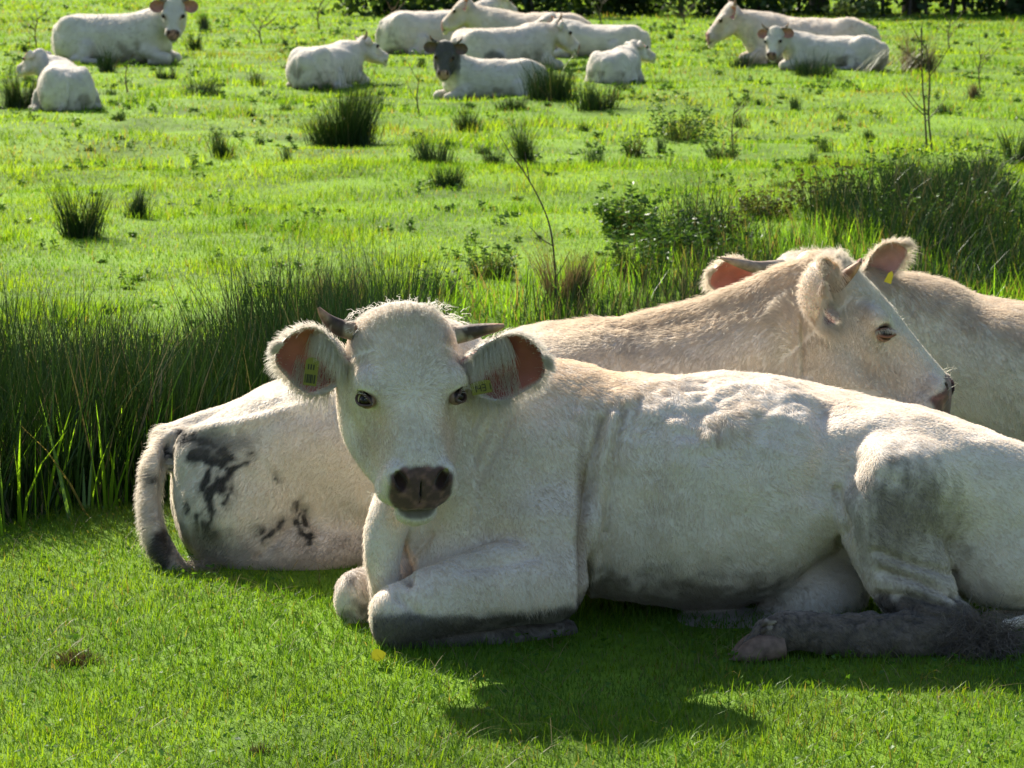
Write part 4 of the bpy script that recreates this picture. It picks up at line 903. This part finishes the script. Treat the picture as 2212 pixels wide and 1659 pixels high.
LAWN.append(blades(P, rng.uniform(0, 2 * np.pi, n), hh, .00045 * y * rng.uniform(.7, 1.5, n), rng.uniform(0, .6, n), rng.uniform(0, .7, n), grass_cols(P, rng, .06) * [1.38, 1.26, 1.6], 1))  # far blades paler still, a slight distance haze put into their colour
n = 2600; x, y = spread(n, 5.3, 9.6, 1.0, 1.2, .2); k = vnoise(np.stack([x, y, 0 * x], 1), 2.4, 33) > .52; x, y = x[k], y[k]; n = len(x)   # flattened straw
P = np.stack([x, y, gz(x, y) + .012], 1)
LAWN.insert(1, blades(P, rng.uniform(0, 6.28, n), rng.uniform(.03, .08, n), np.full(n, .0024), rng.uniform(1.3, 1.9, n), np.full(n, .1), np.array([.26, .22, .11]) * rng.uniform(.5, 1.2, n)[:, None], 3))
n = 5200; x, y = spread(n, 5.3, 9.6, 1.0, 1.2, .2); k = vnoise(np.stack([x, y, 0 * x], 1), 3.2, 35) > .55; x, y = x[k], y[k]; n = len(x)      # clover and low herbs
P = np.stack([x, y, gz(x, y) + rng.uniform(.008, .03, n)], 1); an = rng.uniform(0, 6.28, n)
LAWN.insert(2, leaves(P, np.stack([np.cos(an), np.sin(an), rng.uniform(.0, .5, n)], 1), rng.uniform(.010, .024, n), rng.uniform(.008, .016, n), lerp(np.array([.045, .125, .02]), np.array([.10, .21, .03]), rng.random(n)[:, None]), rng))
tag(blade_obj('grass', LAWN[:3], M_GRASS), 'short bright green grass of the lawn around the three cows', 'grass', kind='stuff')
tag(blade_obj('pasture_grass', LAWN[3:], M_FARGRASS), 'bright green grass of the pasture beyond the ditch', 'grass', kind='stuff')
del LAWN

# ------------------------------------------------------------------ rushes, reeds and weeds
def on_ground(px, py):
    g = G(px, py)
    for _ in range(3):
        r = ray(px, py); tt = (float(gz(g[0], g[1])) - CAMH) / r[2]; g = np.array([0, 0, CAMH]) + r * tt
    return g
def tussock_parts(c, wid, hgt, n, seed, cols=((.014, .036, .010), (.034, .066, .016)), dry=.06, stem=.0045, spreadf=.55):
    """a ragged clump: several leaning bunches of unequal height, and loose stems round the foot"""
    rg = np.random.default_rng(seed); nb = int(rg.integers(5, 9)) if n > 200 else 1; ba = rg.uniform(0, 6.28, nb); br = np.sqrt(rg.random(nb)) * wid * (.30 if n > 200 else .06)
    bx = c[0] + br * np.cos(ba); by = c[1] + br * np.sin(ba) * .8; bh = hgt * rg.uniform(.40, 1.0, nb); bh[0] = hgt; bl = br / (wid * .3) * spreadf * rg.uniform(.1, .8, nb); bw = wid * rg.uniform(.05, .12, nb) * (1 if n > 200 else 1.5)
    k = rg.integers(0, nb, n); loose = rg.random(n) < (.22 if n > 200 else .0)
    x = bx[k] + rg.normal(0, 1, n) * bw[k]; y = by[k] + rg.normal(0, 1, n) * bw[k]
    x = np.where(loose, c[0] + rg.normal(0, .15, n).clip(-.32, .32) * wid, x); y = np.where(loose, c[1] + rg.normal(0, .13, n).clip(-.3, .3) * wid, y)
    P = np.stack([x, y, gz(x, y) - .01], 1); yaw = ba[k] + rg.normal(0, .9, n); h = np.where(loose, hgt * rg.uniform(.12, .45, n), bh[k] * rg.uniform(.35, 1.08, n))
    L = np.where(loose, rg.uniform(.1, 1.0, n), bl[k] + np.abs(rg.normal(0, .16, n)))
    col = lerp(np.array(cols[0]), np.array(cols[1]), rg.random(n)[:, None]); d = rg.random(n) < dry; col[d] = np.array([.17, .14, .07]) * rg.uniform(.6, 1.2, d.sum())[:, None]
    return blades(P, yaw, h, np.full(n, stem) * rg.uniform(.7, 1.3, n), L * .6, L * .6 + rg.uniform(0, .15, n), col, 3, taper=2.2, face=rg.uniform(0, 6.28, n))
def tussock(px, py, wpx, hpx, n, label, group=None, seed=None, **kw):
    c = on_ground(px, py); sc = c[1] / FPX; kw.setdefault('stem', max(.0045, sc * 1.1))
    o = blade_obj('rush_tussock', [tussock_parts(c, wpx * sc, hpx * sc, n, seed or int(px * 7 + py), **kw)], M_RUSH)
    return tag(o, label, 'rushes', group)
T_ = [
    (735, 312, 190, 190, 1500, 'largest dark rush tussock, standing in front of the cow with its tail to us', None),
    (45, 232, 120, 105, 700, 'rush tussock against the flank of the small cow lying tail towards us', None),
    (232, 156, 50, 70, 300, 'narrow rush tussock behind the small cow and before the big horned cow', None),
    (420, 108, 45, 60, 260, 'upright rush tussock just past the forelegs of the big horned cow', None),
    (1200, 214, 160, 115, 1100, 'wide bushy rush clump at the rump of the grey-faced calf', None),
    (1285, 236, 105, 80, 650, 'round rush clump in front of the calf lying with its back to us', None),
    (1105, 238, 80, 48, 360, 'low flat rush tuft below the grey-faced calf', None),
    (1012, 282, 72, 70, 420, 'cone-shaped rush tussock below the low flat tuft', None),
    (1600, 147, 80, 45, 380, 'short rush tuft under the chin of the big cow in profile', None),
    (1755, 156, 130, 60, 560, 'broad rush tuft in front of the white calf beside the big cow', None),
    (180, 512, 130, 150, 650, 'splayed rush tussock with bent stems out in the near field', None),
    (292, 470, 80, 90, 500, 'dense dark rush tussock next to the splayed one', None),
    (945, 352, 130, 75, 520, 'wide ragged rush tussock just behind a lower bushy one', None), (968, 404, 110, 70, 520, 'low bushy rush tussock in front of the wide ragged one', None), (1137, 350, 70, 125, 420, 'tall slim rush tussock near the tip of the bent dead stalk', None), (1070, 356, 60, 55, 240, 'squat rush tuft between the tall slim and the low bushy tussocks', None), (484, 338, 65, 80, 340, 'lone rush tussock between the largest tussock and the splayed one', None),
    (440, 206, 90, 55, 380, 'spread rush tuft between the small cow and the largest tussock', None), (362, 170, 62, 36, 240, 'small rush tuft below the forelegs of the big horned cow', None), (555, 184, 80, 42, 260, 'low rush tuft close to the rump of the cow behind the largest tussock', None), (445, 68, 55, 40, 200, 'faint rush tuft behind the face of the big horned cow', None), (2040, 246, 56, 26, 200, 'small dark rush tuft beside the two thin dark stems', None),
    (620, 348, 60, 34, 160, None, 2), (560, 312, 34, 22, 110, None, 2), (545, 252, 60, 18, 130, None, 2), (620, 238, 54, 18, 120, None, 2), (240, 205, 50, 20, 110, None, 2), (1600, 222, 34, 16, 90, None, 2),
    (1260, 282, 40, 22, 120, None, 2), (1520, 108, 60, 14, 120, None, 2), (2195, 348, 60, 110, 360, 'tall rush tussock beyond the two thin dark stems', None), (1720, 238, 44, 40, 120, None, 2), (1880, 300, 70, 26, 150, None, 2), (1285, 352, 70, 40, 160, None, 2)]
_tx, _ty = spread(46, 15, 62, .7, .95, 0)
for _x, _y in zip(_tx, _ty):
    _f = _y * math.cos(TH) + CAMH * math.sin(TH); _p = project(np.array([[_x, _y, 0.0]]))[0]; _s = FPX / _y
    if min(math.hypot((_p[0] - a[0]) / 2, _p[1] - a[1]) for a in T_) > 18: T_.append((float(_p[0]), float(_p[1]), .32 * _s * rng.uniform(.6, 1.3), .14 * _s * rng.uniform(.6, 1.5), 110, None, 2))
SHARED = [('thin-topped dark rush tussock on the open pasture below the far cows', 'rush tussocks on the open pasture'),
          ('spiky rush tuft on the open pasture between the far cows', 'rush tufts between the far cows'),
          ('tiny dark tuft scarcely taller than the grass', 'tiny tufts in the pasture')]
for px, py, wp, hp_, n, lab, g in T_:
    if lab: tussock(px, py, wp, hp_, n, lab)
    else: tussock(px, py, wp, hp_, n, SHARED[g][0], SHARED[g][1], cols=((.030, .065, .016), (.06, .11, .024)) if g == 2 else ((.014, .036, .010), (.034, .066, .016)))

# the rush bed along the ditch
def bed(n, xr, side, hfun, cols, stem, seed, dry=.08, lean=.22, seg=3, clump=3.0, thr=.35):
    rg = np.random.default_rng(seed); m = n * 4; x = rg.uniform(*xr, m); y = ditch_line(x) + rg.uniform(*side, m)
    P = np.stack([x, y, 0 * x], 1); k = vnoise(P, clump, seed) + rg.normal(0, .10, m) > thr; x, y, P = x[k][:n], y[k][:n], P[k][:n]; n = len(x)
    P[:, 2] = gz(x, y) - .01; h = hfun(x, y, rg) ; col = lerp(np.array(cols[0]), np.array(cols[1]), rg.random(n)[:, None])
    br = rg.random(n) < .22; col[br] *= 1.9  # random stems made paler, a sunlit look put into their colour
    d = rg.random(n) < dry; col[d] = np.array([.19, .165, .09]) * rg.uniform(.6, 1.2, d.sum())[:, None]
    return blades(P, rg.uniform(0, 2 * np.pi, n), h, stem * rg.uniform(.7, 1.3, n), np.abs(rg.normal(0, lean, n)), np.abs(rg.normal(0, lean * .8, n)), col, seg, 2.2, rg.uniform(0, 6.28, n))
RUSHC = ((.010, .028, .007), (.026, .060, .012))
hl = lambda x, y, rg: (.40 + .65 * vnoise(np.stack([x, y, 0 * x], 1), 1.9, 77) ** 1.3) * rg.uniform(.5, 1.2, len(x))
parts = [bed(20000, (-2.75, -.50), (-1.05, 1.25), hl, RUSHC, .0066, 101, thr=.34, clump=2.3),
         bed(700, (-2.6, -.4), (-.6, .9), lambda x, y, rg: rg.uniform(.85, 1.08, len(x)), RUSHC, .0044, 102, lean=.12, thr=.45)]
tag(blade_obj('rush_bed', parts, M_RUSH), 'tall dark rushes massed along the wet ditch', 'rushes', kind='stuff')
parts = [bed(850, (-2.7, -.5), (-1.25, .2), lambda x, y, rg: rg.uniform(.18, .46, len(x)), ((.10, .24, .018), (.17, .33, .025)), .012, 103, dry=.03, lean=.18, thr=.40),
         bed(3600, (-.6, 3.6), (-1.3, 2.6), lambda x, y, rg: (.10 + .24 * vnoise(np.stack([x, y, 0 * x], 1), 1.1, 79)) * rg.uniform(.5, 1.3, len(x)), ((.035, .095, .014), (.12, .23, .022)), .0075, 104, dry=.20, thr=.36),
         bed(3600, (-.6, 3.8), (-1.2, 3.2), lambda x, y, rg: rg.uniform(.06, .22, len(x)), ((.06, .15, .016), (.14, .26, .022)), .008, 105, dry=.10, thr=.30, clump=1.5)]
tag(blade_obj('ditch_grass', parts, M_REED), 'long bright green grass and reed leaves fringing the ditch', 'grass', kind='stuff')
hd = lambda x, y, rg: (.30 + .28 * vnoise(np.stack([x, y, 0 * x], 1), 1.6, 81)) * rg.uniform(.5, 1.15, len(x))
parts = [bed(6000, (.9, 3.8), (-.3, 3.4), hd, RUSHC, .0065, 106, thr=.47, clump=1.1, dry=.12, lean=.3), bed(3300, (-.8, 1.6), (-.9, 1.8), hd, RUSHC, .006, 107, thr=.47, clump=1.9, dry=.30)]
tag(blade_obj('ditch_rushes', parts, M_RUSH), 'shorter ragged rushes spread over the damp ground behind the cows', 'rushes', kind='stuff')
# dead, straw coloured clumps
for px, py, wp, hp_, n, lab in [(1222, 690, 110, 200, 620, 'clump of dead straw-brown rushes beside the tall bent stalk'), (735, 690, 130, 150, 420, 'faded brown rush clump behind the poll of the front cow'), (1985, 158, 90, 120, 420, 'brown dead dock clump beside the white calf'), (2110, 205, 70, 40, 160, 'low patch of rusty dead stems in the far pasture')]:
    c = on_ground(px, py); sc = c[1] / FPX
    o = blade_obj('dead_rushes', [tussock_parts(c, wp * sc, hp_ * sc, n, int(px), cols=((.16, .11, .055), (.26, .20, .10)), dry=.0, stem=max(.005, sc * 1.1), spreadf=.2), tussock_parts(c, wp * sc, hp_ * sc * .8, n // 3, int(px) + 1, stem=max(.005, sc), spreadf=.2)], M_DRY); tag(o, lab, 'dead rushes')
# leaning pale straws past the white calf
c = on_ground(1890, 158)
rg = np.random.default_rng(33); n = 90; P = c + np.stack([rg.uniform(-.35, .55, n), rg.uniform(-.3, .3, n), 0 * rg.random(n)], 1); P[:, 2] = gz(P[:, 0], P[:, 1])
tag(blade_obj('flattened_rushes', [blades(P, np.full(n, .0) + rg.normal(0, .25, n), rg.uniform(.4, .75, n), np.full(n, .010), rg.uniform(.7, 1.1, n), np.full(n, .1), lerp(np.array([.06, .10, .03]), np.array([.35, .33, .22]), rg.random(n)[:, None]), 2, 2.2)], M_RUSH), 'rushes flattened sideways behind the white calf', 'rushes')
# broad-leaved weeds
def weed_parts(c, wid, hgt, n, seed, ls=.07, cols=((.035, .085, .020), (.08, .16, .03))):
    rg = np.random.default_rng(seed); ns = max(3, n // 14); a = rg.uniform(0, 6.28, ns); r = np.sqrt(rg.random(ns)) * wid * .42
    root = np.stack([c[0] + r * np.cos(a), c[1] + r * np.sin(a) * .8, 0 * a], 1); root[:, 2] = gz(root[:, 0], root[:, 1]); sh = hgt * rg.uniform(.4, 1.05, ns)
    k = rg.integers(0, ns, n); t = rg.uniform(.1, 1, n); lean = np.stack([np.cos(a), np.sin(a), 0 * a], 1) * .18
    P = root[k] + (lean[k] + [0, 0, 1]) * (sh[k] * t)[:, None]; an = rg.uniform(0, 6.28, n)
    D = np.stack([np.cos(an), np.sin(an), rg.uniform(-.4, .6, n)], 1); L = ls * rg.uniform(.5, 1.3, n)
    col = lerp(np.array(cols[0]), np.array(cols[1]), rg.random(n)[:, None])
    st = blades(root, a, sh, np.full(ns, .005), np.full(ns, .15), np.full(ns, .05), np.tile([.06, .07, .025], (ns, 1)), 2, 3)
    return [leaves(P, D, L, L * .45, col, rg), st]
W_ = [(1350, 505, 150, 110, 420, .085, 'dark leafy nettle clump at the near edge of the pasture'), (1450, 560, 190, 120, 520, .08, 'broad bright-edged weed patch sloping down to the ditch'), (1655, 470, 140, 80, 340, .06, 'rusty-leaved dock patch amid the green weeds'),
      (1780, 450, 170, 110, 420, .07, 'tangled weed patch right of the rusty docks'), (1470, 302, 150, 85, 420, .07, 'leafy thistle clump with bare stalks on open pasture'), (1560, 345, 90, 60, 170, .06, 'thin weed sprigs beside the thistle clump'), (1370, 340, 60, 60, 150, .06, 'small dark-leaved weed before the thistle clump'),
      (1840, 38, 130, 44, 260, .16, 'pale leafy bush in front of the dark hedge'), (1950, 420, 160, 120, 380, .07, 'rough weed clump by the ditch end'), (2120, 400, 150, 90, 320, .07, 'straggling weeds at the far side of the ditch'), (1560, 600, 180, 110, 400, .06, 'low weed mat directly above the hidden horned cow'), (950, 640, 120, 70, 260, .05, 'flowering water weeds behind the front cow'),
      (1960, 580, 200, 110, 420, .06, 'dense green weeds behind the raised ear'), (1380, 600, 150, 120, 420, .06, 'dark weed clump beside the dead straw-brown rushes'), (2120, 560, 180, 120, 420, .06, 'coarse weeds beyond the back of the half hidden cow'),
      (1060, 600, 140, 80, 300, .05, 'small-leaved weeds between the two brown rush clumps'), (1560, 520, 170, 90, 380, .06, 'leafy weeds sloping from the rusty docks to the ditch')]
for px, py, wp, hp_, n, ls, lab in W_:
    c = on_ground(px, py); sc = c[1] / FPX; cols = ((.030, .075, .018), (.075, .15, .028))
    if 'rusty' in lab: cols = ((.07, .055, .02), (.08, .11, .03))
    if 'pale' in lab: cols = ((.07, .11, .04), (.13, .18, .07))
    tag(blade_obj('weed_clump', weed_parts(c, wp * sc, hp_ * sc, int(n * 1.7), int(px), ls * (.62 if c[1] < 40 else 1), cols) + [tussock_parts(c, wp * sc * .8, hp_ * sc, 220, int(px) + 3, cols=((.03, .07, .016), (.09, .13, .03)), dry=.25, stem=max(.005, sc * .9))], M_LEAF), lab, 'weeds')
# small herbs scattered through the pasture, past counting
parts = []; rg = np.random.default_rng(44)
x, y = spread(760, 10.5, 80, .6, 1.15, .3)
for k in range(len(x)):
    s_ = rg.uniform(.05, .26) ** 1.1 * (1 + y[k] / 90); parts += weed_parts((x[k], y[k], 0), s_ * 1.5, s_ * .45, int(30 + 30 * rg.random()), 500 + k, .016 + .0010 * y[k], ((.035, .090, .016), (.085, .175, .026)))
tag(blade_obj('herbs', parts, M_LEAF), 'small dark herbs dotted through the pasture', 'herbs', kind='stuff')
c = on_ground(175, 1432)
tag(blade_obj('dead_grass_tuft', [tussock_parts(c, .15, .065, 600, 71, cols=((.07, .05, .022), (.16, .115, .05)), dry=0, stem=.0034, spreadf=1.2)], M_DRY), 'small brown dead grass tuft in the short lawn', 'grass tuft')
c = on_ground(560, 1625)
tag(blade_obj('dead_grass_tuft', [tussock_parts(c, .09, .035, 160, 72, cols=((.06, .05, .025), (.14, .11, .05)), dry=0, stem=.003, spreadf=1.4)], M_DRY), 'dark withered grass tuft low in the lawn, away from the cows', 'grass tuft')
c = on_ground(817, 1440) + [0, 0, .035]
rgl = np.random.default_rng(2)
a = np.linspace(0, 2 * np.pi, 11)[:-1]; rr = .020 * (1 + .18 * np.cos(3 * a + 1)); Vl = np.concatenate([[c], c + np.stack([rr * np.cos(a), -.4 * rr * np.sin(a), rr * np.sin(a) + .004 * np.cos(2 * a)], 1)])
tag(obj('fallen_leaf', mesh_from('fallen_leaf', Vl, np.array([[0, i + 1, (i + 1) % 10 + 1] for i in range(10)]), 3, color=np.tile([.20, .22, .03], (11, 1)), mats=[M_LEAF])), 'yellow fallen leaf on the grass by the folded knee', 'leaf')
# bare dead stalks
def stalk(pts, r, label, twigs=6, seed=1, col=(.10, .075, .05), group=None, seedheads=False):
    rg = np.random.default_rng(seed); root = empty('dead_stalk', pts[0]); C = catmull(np.c_[np.array(pts), np.linspace(r, r * .45, len(pts))], 6); V, F = tube_mesh(C[:, :3], C[:, 3], 6)
    obj('stem', mesh_from('stem', V, F, 4, color=np.tile(col, (len(V), 1)), mats=[M_DRY]), root)
    for k in range(twigs):
        i = rg.integers(len(C) // 4, len(C) - 1); a = rg.uniform(0, 6.28); L = r * rg.uniform(18, 40)
        q = C[i, :3]; e = q + L * np.array([math.cos(a) * .7, math.sin(a) * .4, rg.uniform(.4, .9)]); V, F = tube_mesh(np.array([q, (q + e) / 2 + [0, 0, -L * .06], e]), np.array([.5, .4, .25]) * r, 5)
        obj('twig', mesh_from('twig', V, F, 4, color=np.tile(col, (len(V), 1)), mats=[M_DRY]), root)
    return tag(root, label, 'stalk', group)
g = on_ground(1203, 690); Ys = g[1]
stalk([g, W(1200, 600, Ys), W(1190, 500, Ys), W(1165, 430, Ys + .05), W(1120, 352, Ys + .1)], .007, 'tall bent dead stalk leaning over the dead straw-brown rushes', 5, 2)
g = on_ground(2002, 325); Ys = g[1]
stalk([g, W(1998, 250, Ys), W(1992, 165, Ys), W(1990, 60, Ys)], .012, 'taller of two thin dark stems standing close together in the pasture', 4, 3)
stalk([g + [.05, 0, 0], W(2006, 250, Ys), W(2008, 165, Ys), W(2000, 95, Ys)], .012, 'shorter of two thin dark stems standing close together in the pasture', 4, 4)
for px, py, top, lab, sd in [(845, 112, 15, 'branched brown dock stalk between the far cows', 5), (690, 64, 5, 'dark dock stalk behind the cow with its tail to us', 6), (80, 108, 35, 'faint dead stalk behind the rump of the big horned cow', 7), (2052, 112, 40, 'single dead stalk near the shade of the trees', 8), (2118, 196, 115, 'leaning dead dock stalk above the rusty patch', 9),
                              (1300, 60, 0, 'dead stalk standing behind the resting calves', 10), (1480, 52, 8, 'forked dead stalk before the dark hedge', 11), (565, 95, 45, 'slender dead stalk right of the big horned cow', 12), (1585, 345, 225, 'bare twiggy stalk rising from the thin weed sprigs', 13), (905, 250, 160, 'hair-thin dead stalk left of the grey-faced calf', 14), (275, 200, 130, 'hair-thin dead stalk right of the small cow', 15)]:
    g = on_ground(px, py); Ys = g[1]; stalk([g, W(px - 4, lerp(py, top, .5), Ys), W(px + 3, top, Ys)], .0014 * Ys * .22, lab, 8 if 'hair' not in lab else 2, sd, col=(.13, .095, .06))

# ------------------------------------------------------------------ hedge and trees at the end of the field
def crown(c, rad, n, seed, ls, cols=((.018, .040, .012), (.05, .09, .022)), floor=.1):
    rg = np.random.default_rng(seed); nb = 26; a = rg.uniform(0, 6.28, nb); rr = np.sqrt(rg.random(nb)); B = np.stack([np.cos(a) * rr * rad[0], np.sin(a) * rr * rad[1], rg.uniform(-1, 1, nb) * rad[2] * np.sqrt(1 - .7 * rr ** 2)], 1) + c
    k = rg.integers(0, nb, n); P = B[k] + rg.normal(0, 1, (n, 3)) * np.array(rad) * .24; P[:, 2] = np.maximum(P[:, 2], floor)
    return leaves(P, rg.normal(0, 1, (n, 3)), ls * rg.uniform(.6, 1.4, n), ls * .6 * rg.uniform(.6, 1.4, n), lerp(np.array(cols[0]), np.array(cols[1]), rg.random(n)[:, None]), rg)
HY = 72.0
for k, px in enumerate(range(860, 2500, 105)):
    g = np.array([(px - IW / 2) / FPX * HY, HY + 1.5 * math.sin(k * 1.7), 0]); hh_ = 1.5 + .5 * math.sin(k * 2.3) if px < 1650 else 2.6
    root = empty('hedge_bush', g); blade_obj('foliage', [crown(g + [0, 0, hh_ * .55], (1.25, .9, hh_ * .6), 900, 300 + k, .24)], M_LEAF, root)
    for j in (-.3, .35):
        V, F = tube_mesh(np.array([g + [j, 0, -.05], g + [j * 1.4, .1, hh_ * .5], g + [j * 2.2, .1, hh_ * .9]]), np.array([.06, .045, .02]), 6)
        obj('stem', mesh_from('stem', V, F, 4, color=np.tile([.05, .04, .03], (len(V), 1)), mats=[M_DRY]), root)
    tag(root, 'dark hedge bush closing the end of the pasture', 'hedge', 'bushes of the far hedge')
for k, (px, hgt) in enumerate([(1760, 6.5), (1960, 8.5), (2180, 10.0), (2420, 11.0)]):
    g = np.array([(px - IW / 2) / FPX * 75, 75.0, 0]); root = empty('tree', g)
    V, F = tube_mesh(np.array([g + [0, 0, -.1], g + [.1, 0, hgt * .3], g + [-.1, .1, hgt * .7]]), np.array([.28, .2, .08]), 10); obj('trunk', mesh_from('trunk', V, F, 4, color=np.tile([.06, .05, .04], (len(V), 1)), mats=[M_DRY]), root)
    blade_obj('crown', [crown(g + [0, 0, hgt * .62], (2.6, 2.2, hgt * .42), 3200, 400 + k, .34)], M_LEAF, root)
    tag(root, 'broad-leaved tree in the hedge, its shade falling on the pasture', 'tree', 'trees in the far hedge')

# ------------------------------------------------------------------ the animals
cow_front()
cow_behind()
cow_third()
DOWN = (.35, 0, -.93); FWD = (.93, 0, .37)
far_cow('small cow lying tail towards us beside a rush tussock, yellow tag in its ear', 138, 226, 32.8, 104, .80, (.62, .30, .88), (.55, .62, -.55), (.45, .35, .8), horns=False, hs=1.0, tags=True)
far_cow('big white horned cow lying broadside with its head turned to look at us', 258, 126, 44.5, -10, 1.12, (.92, -.24, .94), (.10, -.45, -.88), (.20, -.85, .45), tall=1.04, hs=1.12)
far_cow('white cow with its tail to us behind the largest rush tussock', 712, 178, 37.9, 64, .84, (.80, -.20, .82), (.55, -.55, -.63), (.60, -.30, .75), tall=1.02, hs=1.1)
far_cow('grey-faced calf with a white body staring at us, forelegs tucked under', 1056, 196, 35.6, 200, .80, (.82, .22, .98), (.20, .35, -.90), (.35, .85, .40), face=(.055, .05, .045), tall=.98, hs=1.15, muzzle=(.32, .2, .17))
far_cow('white cow at the back of the group, head beyond its neighbour', 950, 104, 49.5, 14, 1.14, (.95, .10, 1.02), (.75, .35, -.60), (.55, .2, .8), hs=1.05)
far_cow('cream cow at the back of the group, nose pointing down past the grey-faced calf', 1140, 114, 47.0, 174, 1.12, (.98, -.06, .90), (.68, .16, -.72), (.72, .1, .68), tint=(.58, .50, .40), hs=1.1)
far_cow('white cow with a dark muddy thigh behind the grey-faced calf', 1096, 138, 42.6, 30, 1.0, (.88, -.1, .80), (.55, -.25, -.80), (.80, -.2, .55), tint=(.58, .52, .44), dark=True, hs=1.1)
far_cow('white calf lying behind the calf with its back to us, ear raised', 1290, 114, 46.2, 170, .88, (.90, -.10, .84), (.85, .1, -.45), (.45, .2, .85), horns=False, tall=.92, hs=1.1)
far_cow('calf lying with its back to us before the round rush clump', 1333, 166, 39.4, 72, .76, (.80, -.10, .84), (.60, -.60, -.52), (.5, -.35, .8), horns=False, hs=1.1)
far_cow('big cream cow lying in profile with a raised ear and small horn', 1735, 140, 43.8, 177, 1.18, (1.00, .0, .82), (.62, .08, -.78), (.78, .1, .62), tint=(.58, .50, .41), tall=.93, hs=1.1)
far_cow('white calf facing us in front of the big cream cow', 1790, 146, 42.0, 174, .88, (.95, .22, .74), (.12, .45, -.88), (.3, .85, .42), tall=.86, hs=1.08, muzzle=(.26, .15, .13))
